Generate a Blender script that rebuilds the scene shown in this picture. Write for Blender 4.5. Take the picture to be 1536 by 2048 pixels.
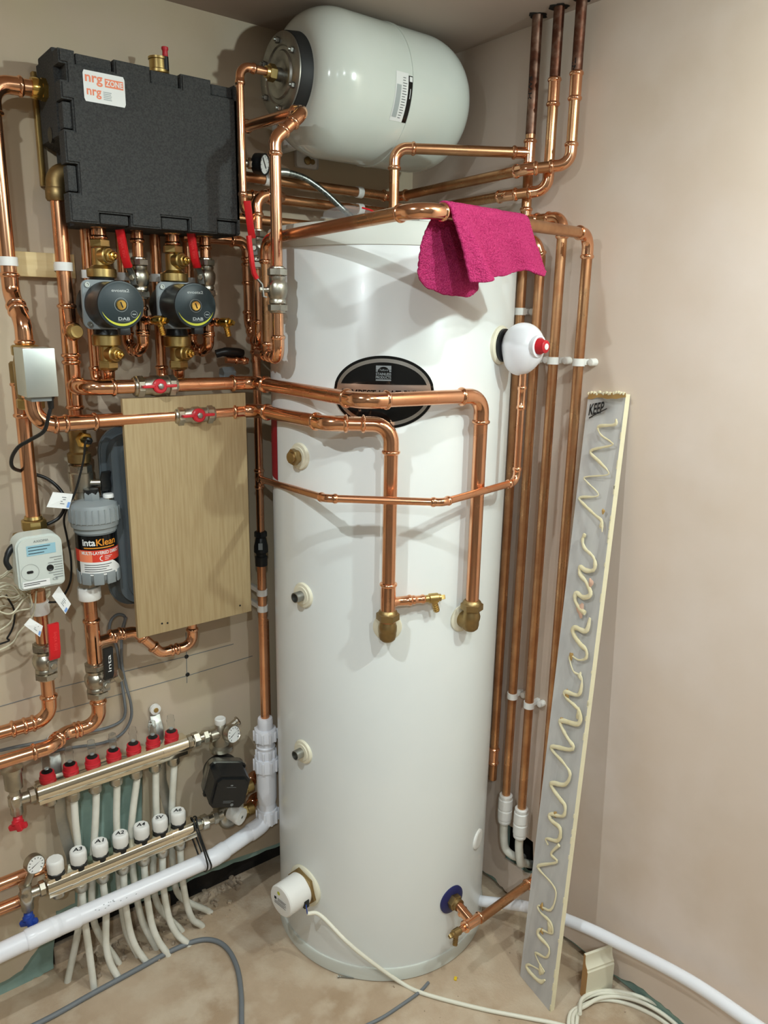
import bpy, bmesh, math, random
from mathutils import Vector as V, Matrix
from mathutils.geometry import tessellate_polygon

for o in list(bpy.data.objects):
    bpy.data.objects.remove(o)
SC = bpy.context.scene
COL = SC.collection
random.seed(7)

# ------------------------------------------------------------------ camera (solved from the room's own lines, metres)
FPX = 1525.21
YAW, PITCH, ROLL = .6655, -.2506, .0175
CAM = V((-1.3995, -1.6845, 1.5645))
fw = V((math.sin(YAW)*math.cos(PITCH), math.cos(YAW)*math.cos(PITCH), math.sin(PITCH)))
r0 = V((math.cos(YAW), -math.sin(YAW), 0)); u0 = r0.cross(fw)
rt = r0*math.cos(ROLL)+u0*math.sin(ROLL); up = u0*math.cos(ROLL)-r0*math.sin(ROLL)
cd = bpy.data.cameras.new('camera'); cam = bpy.data.objects.new('camera', cd); COL.objects.link(cam)
cd.sensor_fit = 'VERTICAL'; cd.sensor_height = 36; cd.lens = FPX/2048*36; cd.clip_start = .02
cam.matrix_world = Matrix.Translation(CAM) @ Matrix((rt, up, -fw)).transposed().to_4x4()
SC.camera = cam

# ------------------------------------------------------------------ light
SC.view_settings.view_transform = 'Standard'; SC.view_settings.look = 'None'
SC.view_settings.gamma = 1; SC.view_settings.use_curve_mapping = False
SC.view_settings.exposure = 0.17
W = bpy.data.worlds.new('world'); SC.world = W; W.use_nodes = True
W.node_tree.nodes['Background'].inputs[0].default_value = (.9, .95, 1, 1)
W.node_tree.nodes['Background'].inputs[1].default_value = .10
ROOM_H = 2.186
def bulb(x, y, w, col, z=2.07, r=.02):
    l = bpy.data.lights.new('bulb', 'POINT'); l.shadow_soft_size = r; l.energy = w; l.color = col
    o = bpy.data.objects.new('bulb', l); COL.objects.link(o); o.location = (x, y, z)
    return o
def downlight(x, y, w, col, size=.04):
    l = bpy.data.lights.new('downlight', 'AREA'); l.shape = 'DISK'; l.size = size; l.energy = w; l.color = col
    o = bpy.data.objects.new('downlight', l); COL.objects.link(o); o.location = (x, y, ROOM_H-.012)
    return o
bulb(-.25, -1.62, 27, (.82, 1, .98), 2.10)
downlight(-.80, -1.62, 8.5, (.88, .99, 1))
downlight(-1.52, -.92, 11, (.88, .98, 1))
downlight(-1.75, -2.30, 17, (.86, .98, 1))

# ------------------------------------------------------------------ the room's measures -> points
TX, TY, TR = -.2866, -.2823, .275          # hot water cylinder axis and radius
TZ0, TZ1, TZ2 = .03, 1.6963, 1.7413
def ray(px, py): return fw+rt*((px-768)/FPX)+up*((1024-py)/FPX)
def plane(px, py, ax, v):
    d = ray(px, py); return CAM+d*((v-CAM[ax])/d[ax])
def A(px, py, off=0): return plane(px, py, 1, -off)      # on the left wall, off metres in front of it
def B(px, py, off=0): return plane(px, py, 0, -off)      # on the right wall
def F(px, py, h=0): return plane(px, py, 2, h)           # on the floor
def T(px, py, off=0):                                    # on the cylinder's side
    d = ray(px, py); rr = TR+off; ox, oy = CAM.x-TX, CAM.y-TY
    a = d.x**2+d.y**2; b = ox*d.x+oy*d.y; c = ox*ox+oy*oy-rr*rr
    return CAM+d*((-b-math.sqrt(max(b*b-a*c, 0)))/a)
def PL(px, py, p0, n):
    d = ray(px, py); return CAM+d*((p0-CAM).dot(n)/d.dot(n))
def tank(ang, z, off=0):
    a = math.radians(ang); return V((TX+(TR+off)*math.cos(a), TY+(TR+off)*math.sin(a), z))
def rad(ang): return V((math.cos(math.radians(ang)), math.sin(math.radians(ang)), 0))

# ------------------------------------------------------------------ materials
def lin(c):
    return tuple((x/255/12.92 if x/255 <= .04045 else ((x/255+.055)/1.055)**2.4) for x in c)+(1,)
def mat(name, c, rough=.5, metal=0., c2=None, nscale=6., nlo=.4, nhi=.65, bump=0., bscale=120., rough2=None, coat=0., alpha=1., trans=0., ior=1.45, detail=4., stretch=None, c3=None, n3=2., spec=None):
    m = bpy.data.materials.new(name); m.use_nodes = True
    nt = m.node_tree; b = nt.nodes['Principled BSDF']
    b.inputs['Base Color'].default_value = lin(c); b.inputs['Roughness'].default_value = rough; b.inputs['Metallic'].default_value = metal
    b.inputs['Coat Weight'].default_value = coat; b.inputs['Alpha'].default_value = alpha
    b.inputs['Transmission Weight'].default_value = trans; b.inputs['IOR'].default_value = ior
    if spec is not None: b.inputs['Specular IOR Level'].default_value = spec
    tc = nt.nodes.new('ShaderNodeTexCoord'); src = tc.outputs['Object']
    if stretch:
        mp = nt.nodes.new('ShaderNodeMapping'); mp.inputs['Scale'].default_value = stretch
        nt.links.new(src, mp.inputs[0]); src = mp.outputs[0]
    if c2 is not None or rough2 is not None:
        n = nt.nodes.new('ShaderNodeTexNoise'); n.inputs['Scale'].default_value = nscale; n.inputs['Detail'].default_value = detail
        nt.links.new(src, n.inputs['Vector'])
        mr = nt.nodes.new('ShaderNodeMapRange'); mr.inputs[1].default_value = nlo; mr.inputs[2].default_value = nhi
        nt.links.new(n.outputs[0], mr.inputs[0])
        if c2 is not None:
            mx = nt.nodes.new('ShaderNodeMix'); mx.data_type = 'RGBA'
            mx.inputs[6].default_value = lin(c); mx.inputs[7].default_value = lin(c2)
            nt.links.new(mr.outputs[0], mx.inputs[0]); out = mx.outputs[2]
            if c3 is not None:
                n2 = nt.nodes.new('ShaderNodeTexNoise'); n2.inputs['Scale'].default_value = n3; n2.inputs['Detail'].default_value = 6
                nt.links.new(src, n2.inputs['Vector'])
                m2 = nt.nodes.new('ShaderNodeMapRange'); m2.inputs[1].default_value = .45; m2.inputs[2].default_value = .68
                nt.links.new(n2.outputs[0], m2.inputs[0])
                x2 = nt.nodes.new('ShaderNodeMix'); x2.data_type = 'RGBA'
                nt.links.new(m2.outputs[0], x2.inputs[0]); nt.links.new(out, x2.inputs[6]); x2.inputs[7].default_value = lin(c3)
                out = x2.outputs[2]
            nt.links.new(out, b.inputs['Base Color'])
        if rough2 is not None:
            r2 = nt.nodes.new('ShaderNodeMapRange'); r2.inputs[3].default_value = rough; r2.inputs[4].default_value = rough2
            nt.links.new(mr.outputs[0], r2.inputs[0]); nt.links.new(r2.outputs[0], b.inputs['Roughness'])
    if bump:
        n = nt.nodes.new('ShaderNodeTexNoise'); n.inputs['Scale'].default_value = bscale; n.inputs['Detail'].default_value = 4
        nt.links.new(src, n.inputs['Vector'])
        bp = nt.nodes.new('ShaderNodeBump'); bp.inputs['Strength'].default_value = bump; bp.inputs['Distance'].default_value = .004
        nt.links.new(n.outputs[0], bp.inputs['Height']); nt.links.new(bp.outputs[0], b.inputs['Normal'])
    return m
M = {}
M['plaster_l'] = mat('plaster_left', (196, 182, 156), .9, c2=(186, 166, 144), nscale=1.6, c3=(198, 180, 160), n3=5, bump=.08, bscale=40)
M['plaster_r'] = mat('plaster_right', (220, 202, 188), .85, c2=(210, 191, 174), nscale=1.7, c3=(224, 208, 197), n3=3.2, bump=.06, bscale=30)
M['ceiling'] = mat('ceiling_plaster', (186, 170, 158), .9, c2=(176, 160, 150), nscale=2, bump=.05, bscale=40)
M['room'] = mat('room_plaster', (126, 118, 110), .9, c2=(116, 108, 100), nscale=2)
M['floor'] = mat('screed', (186, 164, 140), .85, c2=(166, 142, 116), nscale=5, detail=8, c3=(196, 178, 156), n3=14, bump=.35, bscale=160)
M['green_board'] = mat('green_plasterboard', (146, 170, 160), .9, c2=(124, 148, 140), nscale=9, bump=.1, bscale=90)
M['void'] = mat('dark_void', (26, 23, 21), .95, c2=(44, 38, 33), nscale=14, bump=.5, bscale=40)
M['rubble'] = mat('rubble', (184, 164, 142), .95, c2=(150, 132, 114), nscale=25, bump=.6, bscale=120)
M['copper'] = mat('copper', (236, 180, 142), .19, 1, c2=(218, 154, 114), nscale=9, rough2=.32, detail=6)
M['copper_fit'] = mat('copper_fitting', (240, 184, 146), .12, 1, c2=(226, 164, 124), nscale=20, rough2=.2, bump=.05, bscale=60)
M['copper_old'] = mat('tarnished_copper', (212, 164, 122), .26, 1, c2=(172, 118, 82), nscale=12, rough2=.45, detail=8)
M['copper_dark'] = mat('weathered_copper', (120, 78, 62), .5, 1, c2=(92, 60, 48), nscale=26, rough2=.6, c3=(150, 120, 104), n3=40)
M['brass'] = mat('brass', (204, 178, 118), .3, 1, c2=(180, 152, 96), nscale=18, rough2=.42)
M['brass_bright'] = mat('bright_brass', (226, 190, 104), .18, 1)
M['brass_old'] = mat('dull_brass', (168, 144, 100), .38, 1, c2=(146, 122, 82), nscale=18, rough2=.55)
M['nickel'] = mat('nickel', (196, 190, 176), .26, 1, c2=(168, 162, 148), nscale=24, rough2=.4)
M['chrome'] = mat('bright_nickel', (238, 232, 214), .13, 1)
M['steel'] = mat('galvanised_steel', (176, 176, 170), .35, 1, c2=(150, 150, 146), nscale=20, rough2=.5)
M['alu'] = mat('aluminium', (206, 212, 208), .38, .9, c2=(196, 204, 200), nscale=10)
M['tank_white'] = mat('white_enamel_steel', (226, 228, 226), .3, c2=(220, 223, 222), nscale=3, coat=.15)
M['tank_band'] = mat('white_plastic_band', (206, 208, 200), .45)
M['vessel_white'] = mat('white_gloss_paint', (222, 226, 220), .16, c2=(214, 220, 212), nscale=4, bump=.02, bscale=60, coat=.3)
M['white'] = mat('white_plastic', (232, 230, 226), .35)
M['white_pipe'] = mat('white_barrier_pipe', (228, 226, 216), .4, c2=(208, 204, 190), nscale=14)
M['pvc'] = mat('white_waste_plastic', (234, 234, 240), .28)
M['cream'] = mat('cream_plastic', (226, 220, 198), .45)
M['black'] = mat('black_plastic', (26, 27, 28), .38)
M['black_gloss'] = mat('black_gloss', (12, 13, 14), .12)
M['rubber'] = mat('black_rubber', (30, 30, 30), .6)
M['epp'] = mat('grey_foam', (72, 72, 71), .95, c2=(56, 56, 56), nscale=330, nlo=.35, nhi=.65, bump=.8, bscale=330)
M['pump_face'] = mat('pump_face', (40, 52, 56), .4)
M['lime'] = mat('lime_print', (198, 200, 60), .5)
M['grey_print'] = mat('grey_print', (170, 176, 176), .5)
M['red'] = mat('red_vinyl', (206, 26, 34), .35)
M['red_plastic'] = mat('red_plastic', (196, 36, 48), .38)
M['blue_plastic'] = mat('blue_plastic', (36, 66, 150), .4)
M['navy'] = mat('navy_plastic', (34, 38, 92), .4)
M['filter_grey'] = mat('grey_plastic', (142, 148, 150), .45, c2=(134, 140, 142), nscale=12)
M['meter_grey'] = mat('pale_grey_plastic', (200, 206, 200), .4)
M['lcd'] = mat('lcd', (150, 190, 204), .15)
M['ink'] = mat('black_ink', (22, 22, 24), .6)
M['grey_ink'] = mat('grey_ink', (120, 124, 126), .6)
M['paper'] = mat('white_label', (232, 232, 230), .5)
M['orange'] = mat('orange_print', (240, 134, 96), .5)
M['dark_red'] = mat('dark_red_print', (156, 26, 38), .5)
M['gold_print'] = mat('amber_print', (214, 136, 44), .5)
M['red_print'] = mat('red_print', (214, 62, 44), .5)
M['blue_print'] = mat('blue_print', (120, 160, 220), .5)
M['silver'] = mat('brushed_silver', (206, 204, 200), .28, 1)
M['plywood'] = mat('plywood', (172, 150, 112), .7, c2=(160, 136, 98), nscale=9, stretch=(22, 22, 1.2), detail=6, bump=.06, bscale=30)
M['timber'] = mat('softwood', (222, 198, 150), .7, c2=(206, 178, 126), nscale=8, stretch=(1, 8, 9))
M['mdf'] = mat('mdf', (186, 142, 92), .85)
M['vessel_grey'] = mat('grey_blue_steel', (92, 99, 103), .28, c2=(82, 89, 93), nscale=6, coat=.2)
M['grey_cable'] = mat('grey_cable', (112, 116, 120), .5)
M['beige_cable'] = mat('beige_cable', (206, 200, 176), .5)
M['white_cable'] = mat('white_flex', (228, 224, 208), .42)
M['board_paper'] = mat('grey_board_paper', (196, 193, 190), .85, c2=(184, 181, 179), nscale=40, stretch=(1, 1, .25))
M['board_core'] = mat('plaster_core', (232, 222, 190), .9, bump=.3, bscale=90)
M['adhesive'] = mat('cream_adhesive', (232, 221, 186), .5, c2=(222, 208, 168), nscale=30)
M['adhesive_tan'] = mat('torn_tan_paper', (176, 140, 84), .85)
M['adhesive_pink'] = mat('pink_plaster', (212, 172, 150), .85)
M['towel'] = mat('magenta_towel', (190, 62, 112), .95, c2=(168, 42, 94), nscale=420, nlo=.4, nhi=.6, bump=1., bscale=420, spec=.1)
M['clear'] = mat('clear_plastic', (240, 244, 244), .06, trans=1., ior=1.12, alpha=.55)
M['bag'] = mat('clear_bag', (240, 240, 244), .12, alpha=.28)
M['hose'] = mat('braided_steel', (150, 154, 150), .34, 1, c2=(96, 98, 96), nscale=200)
M['yellow'] = mat('yellow_scrap', (226, 190, 40), .6)

# ------------------------------------------------------------------ mesh helpers
WL = {}
def ortho(d):
    d = d.normalized(); a = V((0, 0, 1)) if abs(d.z) < .9 else V((1, 0, 0))
    n = (a-d*a.dot(d)).normalized(); return n, d.cross(n)
class MB:
    def __init__(s): s.v = []; s.f = []; s.m = []; s.cur = 0; s.mats = []
    def use(s, m):
        if m not in s.mats: s.mats.append(m)
        s.cur = s.mats.index(m); return s
    def add(s, vs, fs):
        k = len(s.v); s.v += [V(v) for v in vs]
        for f in fs: s.f.append(tuple(i+k for i in f)); s.m.append(s.cur)
        return s
    def sweep(s, pts, rad_, seg=20, cap=True, closed=False, sec=None, upv=None):
        pts = [V(p) for p in pts]; n = len(pts)
        if not hasattr(rad_, '__len__'): rad_ = [rad_]*n
        tans = []
        for i in range(n):
            if closed: t = pts[(i+1) % n]-pts[i-1]
            else: t = pts[min(i+1, n-1)]-pts[max(i-1, 0)]
            tans.append(t.normalized() if t.length > 1e-9 else (tans[-1] if tans else V((0, 0, 1))))
        if upv is not None:
            nn = (V(upv)-tans[0]*V(upv).dot(tans[0])).normalized()
        else: nn = ortho(tans[0])[0]
        if sec is None: sec = [(math.cos(2*math.pi*k/seg), math.sin(2*math.pi*k/seg)) for k in range(seg)]
        seg = len(sec); vs = []; fs = []
        for i in range(n):
            t = tans[i]
            if upv is not None:
                q = V(upv)-t*V(upv).dot(t)
                nn = q.normalized() if q.length > .05 else (nn-t*nn.dot(t)).normalized()
            else: nn = (nn-t*nn.dot(t)).normalized()
            b = t.cross(nn)
            for (a, c) in sec: vs.append(pts[i]+(nn*a+b*c)*rad_[i])
        m = n if closed else n-1
        for i in range(m):
            for k in range(seg):
                a = i*seg+k; b2 = i*seg+(k+1) % seg; j = (i+1) % n
                fs.append((a, b2, j*seg+(k+1) % seg, j*seg+k))
        if cap and not closed:
            fs.append(tuple(reversed(range(seg)))); fs.append(tuple(range((n-1)*seg, n*seg)))
        return s.add(vs, fs)
    def lathe(s, p, ax, prof, seg=28, cap=True, rot=0.):
        p = V(p); ax = V(ax).normalized(); n, b = ortho(ax); vs = []; fs = []
        for (t, r) in prof:
            for k in range(seg):
                a = 2*math.pi*k/seg+rot; vs.append(p+ax*t+(n*math.cos(a)+b*math.sin(a))*r)
        for i in range(len(prof)-1):
            for k in range(seg): fs.append((i*seg+k, i*seg+(k+1) % seg, (i+1)*seg+(k+1) % seg, (i+1)*seg+k))
        if cap: fs.append(tuple(reversed(range(seg)))); fs.append(tuple(range((len(prof)-1)*seg, len(prof)*seg)))
        return s.add(vs, fs)
    def nut(s, p, ax, r, h, seg=6, rot=.3):
        return s.lathe(p, ax, [(-h/2, r*.88), (-h*.38, r), (h*.38, r), (h/2, r*.88)], seg=seg, rot=rot)
    def box(s, c, size, X=V((1, 0, 0)), Y=V((0, 1, 0)), Z=None, bev=0.):
        bm = bmesh.new(); bmesh.ops.create_cube(bm, size=1)
        for v in bm.verts: v.co = V((v.co.x*size[0], v.co.y*size[1], v.co.z*size[2]))
        if bev: bmesh.ops.bevel(bm, geom=list(bm.edges), offset=bev, segments=2, affect='EDGES', profile=.6)
        X = V(X); Y = V(Y); Z = X.cross(Y) if Z is None else V(Z); c = V(c)
        bm.verts.index_update()
        vs = [c+X*v.co.x+Y*v.co.y+Z*v.co.z for v in bm.verts]; fs = [tuple(v.index for v in f.verts) for f in bm.faces]
        bm.free(); return s.add(vs, fs)
    def prism(s, poly, o, X, Y, N, t, bev=0.):
        """extrude 2-D outline (in X,Y from o) by t along N"""
        bm = bmesh.new(); o = V(o); X = V(X); Y = V(Y); N = V(N)
        f = bm.faces.new([bm.verts.new(o+X*a+Y*b) for a, b in poly]); bm.normal_update()
        if f.normal.dot(N) > 0: f.normal_flip()
        r = bmesh.ops.extrude_face_region(bm, geom=[f])
        vv = [g for g in r['geom'] if isinstance(g, bmesh.types.BMVert)]
        bmesh.ops.translate(bm, verts=vv, vec=N*t)
        bmesh.ops.recalc_face_normals(bm, faces=list(bm.faces))
        if bev:
            es = [e for e in bm.edges if len(e.link_faces) == 2 and e.calc_face_angle(0) > .5 and all((v in vv) for v in e.verts)]
            bmesh.ops.bevel(bm, geom=es, offset=bev, segments=2, affect='EDGES')
        bm.verts.index_update(); bm.verts.ensure_lookup_table()
        vs = [v.co.copy() for v in bm.verts]; fs = [tuple(v.index for v in f.verts) for f in bm.faces]
        bm.free(); return s.add(vs, fs)
    def ribbon(s, pts, wdir, w, t):
        q = .82
        sec = [(t/2, w/2*q), (t/2*q, w/2), (-t/2*q, w/2), (-t/2, w/2*q), (-t/2, -w/2*q), (-t/2*q, -w/2), (t/2*q, -w/2), (t/2, -w/2*q)]
        n = []
        pts = [V(p) for p in pts]; wdir = V(wdir).normalized()
        t0 = (pts[1]-pts[0]).normalized(); upv = wdir.cross(t0)
        # keep the width along wdir all the way
        k = len(pts); vs = []; fs = []
        for i in range(k):
            tt = (pts[min(i+1, k-1)]-pts[max(i-1, 0)]).normalized(); nn = wdir.cross(tt).normalized()
            for a, b in sec: vs.append(pts[i]+nn*a+wdir*b)
        for i in range(k-1):
            for j in range(8): fs.append((i*8+j, i*8+(j+1) % 8, (i+1)*8+(j+1) % 8, (i+1)*8+j))
        fs.append(tuple(reversed(range(8)))); fs.append(tuple(range((k-1)*8, k*8)))
        return s.add(vs, fs)
    def build(s, name, m=None, parent=None, label=None, smooth=True, ang=38):
        me = bpy.data.meshes.new(name)
        if parent is not None: loc = WL[parent]
        else:
            lo = V([min(v[i] for v in s.v) for i in range(3)]); hi = V([max(v[i] for v in s.v) for i in range(3)])
            loc = (lo+hi)/2; loc.z = lo.z
        me.from_pydata([tuple(v-loc) for v in s.v], [], s.f)
        bm = bmesh.new(); bm.from_mesh(me)
        bmesh.ops.recalc_face_normals(bm, faces=list(bm.faces))
        lim = math.radians(ang)
        for f in bm.faces: f.smooth = smooth
        for e in bm.edges:
            if len(e.link_faces) == 2 and e.calc_face_angle(0) > lim: e.smooth = False
        bm.to_mesh(me); bm.free()
        if s.mats:
            for x in s.mats: me.materials.append(M[x])
            if len(s.m) == len(me.polygons): me.polygons.foreach_set('material_index', s.m)
        else: me.materials.append(M[m])
        o = bpy.data.objects.new(name, me); COL.objects.link(o)
        if parent is not None: o.parent = parent
        else: o.location = loc
        WL[o] = loc.copy()
        if label: o['label'] = label
        return o
def thing(name, label, cat, loc, group=None):
    o = bpy.data.objects.new(name, None); COL.objects.link(o); o.empty_display_size = .02
    o.location = loc; WL[o] = V(loc); o['label'] = label; o['category'] = cat
    if group: o['group'] = group
    return o
def tag(o, label, cat, group=None, kind=None):
    o['label'] = label; o['category'] = cat
    if group: o['group'] = group
    if kind: o['kind'] = kind
    return o
def struct(o, label=None):
    o['kind'] = 'structure'
    if label: o['label'] = label
    return o
def smooth(pts, n=8, closed=False):
    pts = [V(p) for p in pts]; out = []; k = len(pts)
    for i in range(k if closed else k-1):
        p1, p2 = pts[i], pts[(i+1) % k]
        p0 = pts[i-1] if (closed or i > 0) else p1*2-p2
        p3 = pts[(i+2) % k] if (closed or i+2 < k) else p2*2-p1
        for j in range(n):
            t = j/n; t2 = t*t; t3 = t2*t
            out.append(.5*((2*p1)+(p2-p0)*t+(2*p0-5*p1+4*p2-p3)*t2+(3*p1-p0-3*p2+p3)*t3))
    if not closed: out.append(pts[-1])
    return out
_txt = {}
def text_mesh(body, off=0.):
    key = (body, off)
    if key not in _txt:
        cu = bpy.data.curves.new('t', 'FONT'); cu.body = body; cu.offset = off; cu.resolution_u = 3; cu.align_x = 'CENTER'; cu.align_y = 'CENTER'
        ob = bpy.data.objects.new('t', cu); COL.objects.link(ob)
        me = bpy.data.meshes.new_from_object(ob.evaluated_get(bpy.context.evaluated_depsgraph_get()))
        vs = [v.co.copy() for v in me.vertices]; fs = [tuple(p.vertices) for p in me.polygons]
        bpy.data.objects.remove(ob); bpy.data.curves.remove(cu); bpy.data.meshes.remove(me)
        x0 = min(v.x for v in vs); x1 = max(v.x for v in vs); y0 = min(v.y for v in vs); y1 = max(v.y for v in vs)
        vs = [((v.x-(x0+x1)/2)/(x1-x0), (v.y-(y0+y1)/2)/(y1-y0)) for v in vs]
        _txt[key] = (vs, fs)
    return _txt[key]
def text(mb, body, w, h, fn, bold=0., shear=0., u=0., v=0.):
    """lettering of overall width w and height h centred on (u,v), placed by fn(u,v)->point"""
    vs, fs = text_mesh(body, .022 if bold else 0.)
    P = [(a*w+b*h*shear+u, b*h+v) for a, b in vs]
    mb.add([fn(a, b) for a, b in P], fs)
    return mb
def flat(o, X, Y): 
    o = V(o); X = V(X); Y = V(Y)
    return lambda a, b: o+X*a+Y*b
def patch(mb, fn, u0, u1, top, bot, n=16):
    """strip between bot(u) and top(u), laid on the surface fn"""
    tf = top if callable(top) else (lambda u: top); bf = bot if callable(bot) else (lambda u: bot)
    us = [u0+(u1-u0)*i/n for i in range(n+1)]; vs = []
    for u in us: vs += [fn(u, bf(u)), fn(u, tf(u))]
    return mb.add(vs, [(2*i, 2*i+2, 2*i+3, 2*i+1) for i in range(n)])

# ------------------------------------------------------------------ pipework
BEADS = [(0, 1.06), (.0012, 1.16), (.002, 1.24), (.0033, 1.30), (.005, 1.32), (.0067, 1.30), (.008, 1.22), (.0092, 1.12)]
def fit_path(pts, r, r_end=None):
    """press fitting: beads at both ends of the path"""
    pts = [V(p) for p in pts]
    L = [0]
    for i in range(1, len(pts)): L.append(L[-1]+(pts[i]-pts[i-1]).length)
    tot = L[-1]
    def at(d):
        for i in range(1, len(L)):
            if d <= L[i]+1e-9: return pts[i-1].lerp(pts[i], (d-L[i-1])/max(L[i]-L[i-1], 1e-9))
        return pts[-1]
    ds = [d for d, _ in BEADS]+[d for d in L if .0095 < d < tot-.0095]+[tot-d for d, _ in reversed(BEADS)]
    rs = [r*k for _, k in BEADS]
    mid = len(ds)-2*len(BEADS)
    rs = rs+[r*1.10]*mid+[(r_end or r)*k for _, k in reversed(BEADS)]
    return [at(d) for d in ds], rs
def arc_nodes(p, d1, d2, br, n=9):
    """arc replacing corner p between incoming direction d1 and outgoing d2"""
    th = d1.angle(d2)
    if th < .02: return [p], 0
    tl = br*math.tan(th/2); s = p-d1*tl; e = p+d2*tl
    c = (d2-d1).normalized(); cen = p+c*(br/math.cos(th/2)); out = []
    ax = d1.cross(d2).normalized()
    for i in range(n+1): out.append(cen+Matrix.Rotation(th*i/n, 3, ax) @ (s-cen))
    return out, tl
def straight_fit(parent, p, ax, r, L, name='coupling', m='copper_fit', r_end=None):
    ax = V(ax).normalized(); p = V(p)
    pts, rs = fit_path([p-ax*L/2, p+ax*L/2], r, r_end)
    return MB().sweep(pts, rs, seg=24).build(name, m, parent)
def tee(parent, p, ax, br, r, rb=None, L=None, Lb=None, m='copper_fit'):
    rb = rb or r; ax = V(ax).normalized(); br = V(br).normalized(); p = V(p)
    L = L or r*5.2; Lb = Lb or r+rb*2.6
    mb = MB(); pts, rs = fit_path([p-ax*L/2, p+ax*L/2], r); mb.sweep(pts, rs, seg=24)
    q = p+br*Lb; b = [(d, k) for d, k in BEADS]
    pts = [q-br*d for d, _ in b]+[p+br*r*1.3, p+br*r*1.05, p+br*r*.3]; rs = [rb*k for _, k in b]+[rb*1.1, min(r*1.08, rb*1.3), min(r*1.05, rb*1.35)]
    mb.sweep(pts, rs, seg=24)
    return mb.build('tee', m, parent)
def run(parent, nodes, r, br=None, m='copper', mf='copper_fit', bent=(), sock=None, r2=None):
    """straight lengths with an elbow fitting at every inner node (nodes listed in bent are plain bends)"""
    nodes = [V(p) for p in nodes]; br = br or r*2.4; sock = sock or r*1.7
    start = nodes[0]; n = len(nodes)
    for i in range(1, n):
        p = nodes[i]; d1 = (p-nodes[i-1]).normalized(); rr = r
        if i < n-1:
            d2 = (nodes[i+1]-p).normalized()
            arc, tl = arc_nodes(p, d1, d2, br)
            end = arc[0]
        else: end = p
        if (end-start).length > 1e-4:
            MB().sweep([start, end], rr, seg=24).build('pipe', m, parent)
        if i < n-1:
            path = [arc[0]-d1*sock]+arc+[arc[-1]+d2*sock]
            if i in bent: MB().sweep(arc, r, seg=24).build('bend', m, parent)
            else:
                pts, rs = fit_path(path, r); MB().sweep(pts, rs, seg=24).build('elbow', mf, parent)
            start = arc[-1]
def copper(label, nodes, r, group='copper pipes', **k):
    nodes = [V(p) for p in nodes]
    t = thing('copper_pipe', label, 'pipe', min(nodes, key=lambda p: p.z), group)
    run(t, nodes, r, **k); return t
def clip(label, p, ax, wall, r, gap, m='white', lug=None):
    """snap-in pipe clip: open band round the pipe, block back to the wall"""
    p = V(p); ax = V(ax).normalized(); wall = V(wall).normalized(); side = ax.cross(wall)
    mb = MB(); w = .016; ro, ri = r*1.22, r*1.02; vs = []; fs = []; n = 22
    for i in range(n+1):
        a = -math.pi*.93+2*math.pi*.93*i/n
        d = -wall*math.cos(a)+side*math.sin(a)
        for q, h in ((ri, -w/2), (ro, -w/2), (ro, w/2), (ri, w/2)): vs.append(p+d*q+ax*h)
    for i in range(n):
        for k in range(4): fs.append((i*4+k, i*4+(k+1) % 4, (i+1)*4+(k+1) % 4, (i+1)*4+k))
    fs += [(0, 1, 2, 3), (n*4+3, n*4+2, n*4+1, n*4)]
    mb.add(vs, fs)
    if gap > ro*1.0+.002:
        mb.box(p+wall*(gap+ro)/2, (w*.8, gap-ro+.003, r*.9), X=ax, Y=wall, bev=.001)
    if lug is not None:
        mb.lathe(p+V(lug)*(ro+.002)+wall*(gap-.012), -wall, [(-.012, .0085), (.002, .0085), (.005, .007), (.006, .003)], seg=16)
    return tag(mb.build('pipe_clip', m), label, 'clip', 'white pipe clips')
def lever_valve(label, p, ax, stem, hdir, r, L=.075, handle='red', hlen=.085, out=.034, body='nickel', loc=None, name='ball_valve', txt=None, wide=.017):
    p = V(p); ax = V(ax).normalized(); stem = V(stem).normalized(); hdir = V(hdir).normalized()
    t = thing(name, label, 'valve', p)
    h = L/2
    MB().lathe(p, ax, [(-h*.62, r*1.32), (-h*.6, r*1.5), (-h*.46, r*1.5), (-h*.4, r*1.38), (-h*.3, r*1.62), (-h*.05, r*1.8), (h*.2, r*1.8), (h*.32, r*1.62), (h*.42, r*1.4), (h*.5, r*1.5), (h*.6, r*1.5), (h*.62, r*1.3)], seg=28).build('body', body, t)
    for s in (-1, 1):
        mb = MB().nut(p+ax*s*h*.8, ax, r*1.78, h*.34); mb.lathe(p+ax*s*h*.97, ax*s, [(-.003, r*1.45), (.002, r*1.4), (.004, r*1.1)])
        mb.build('nut', body, t)
    MB().lathe(p, stem, [(r*1.2, r*.62), (r*1.75, r*.62), (r*1.9, r*.5), (out*.9, r*.42), (out, r*.42)], seg=16).nut(p+stem*(out+.003), stem, r*.5, .006).build('stem', body, t)
    q = p+stem*out; w = ax.cross(stem) if abs(ax.dot(hdir)) > .5 else hdir.cross(stem)
    w = hdir.cross(stem).normalized()
    p1 = [q-hdir*.014+stem*.006-stem*.012, q-hdir*.013, q, q+hdir*.010, q+hdir*.022+stem*.010, q+hdir*.032+stem*.013]
    MB().ribbon(p1, w, wide*.8, .0028).build('lever', 'steel', t)
    p2 = [q+hdir*.020+stem*.0085, q+hdir*.030+stem*.013, q+hdir*.045+stem*.014, q+hdir*(hlen*.75)+stem*.014, q+hdir*hlen+stem*.014]
    s = MB().ribbon(p2, w, wide, .0075).build('grip', handle, t)
    if txt:
        mid = q+hdir*(hlen*.62)+stem*.0182
        text(MB(), txt, hlen*.42, .008, flat(mid, hdir, stem.cross(hdir))).build('lettering', 'paper' if handle == 'black' else 'grip_print', s)
    return t
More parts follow.
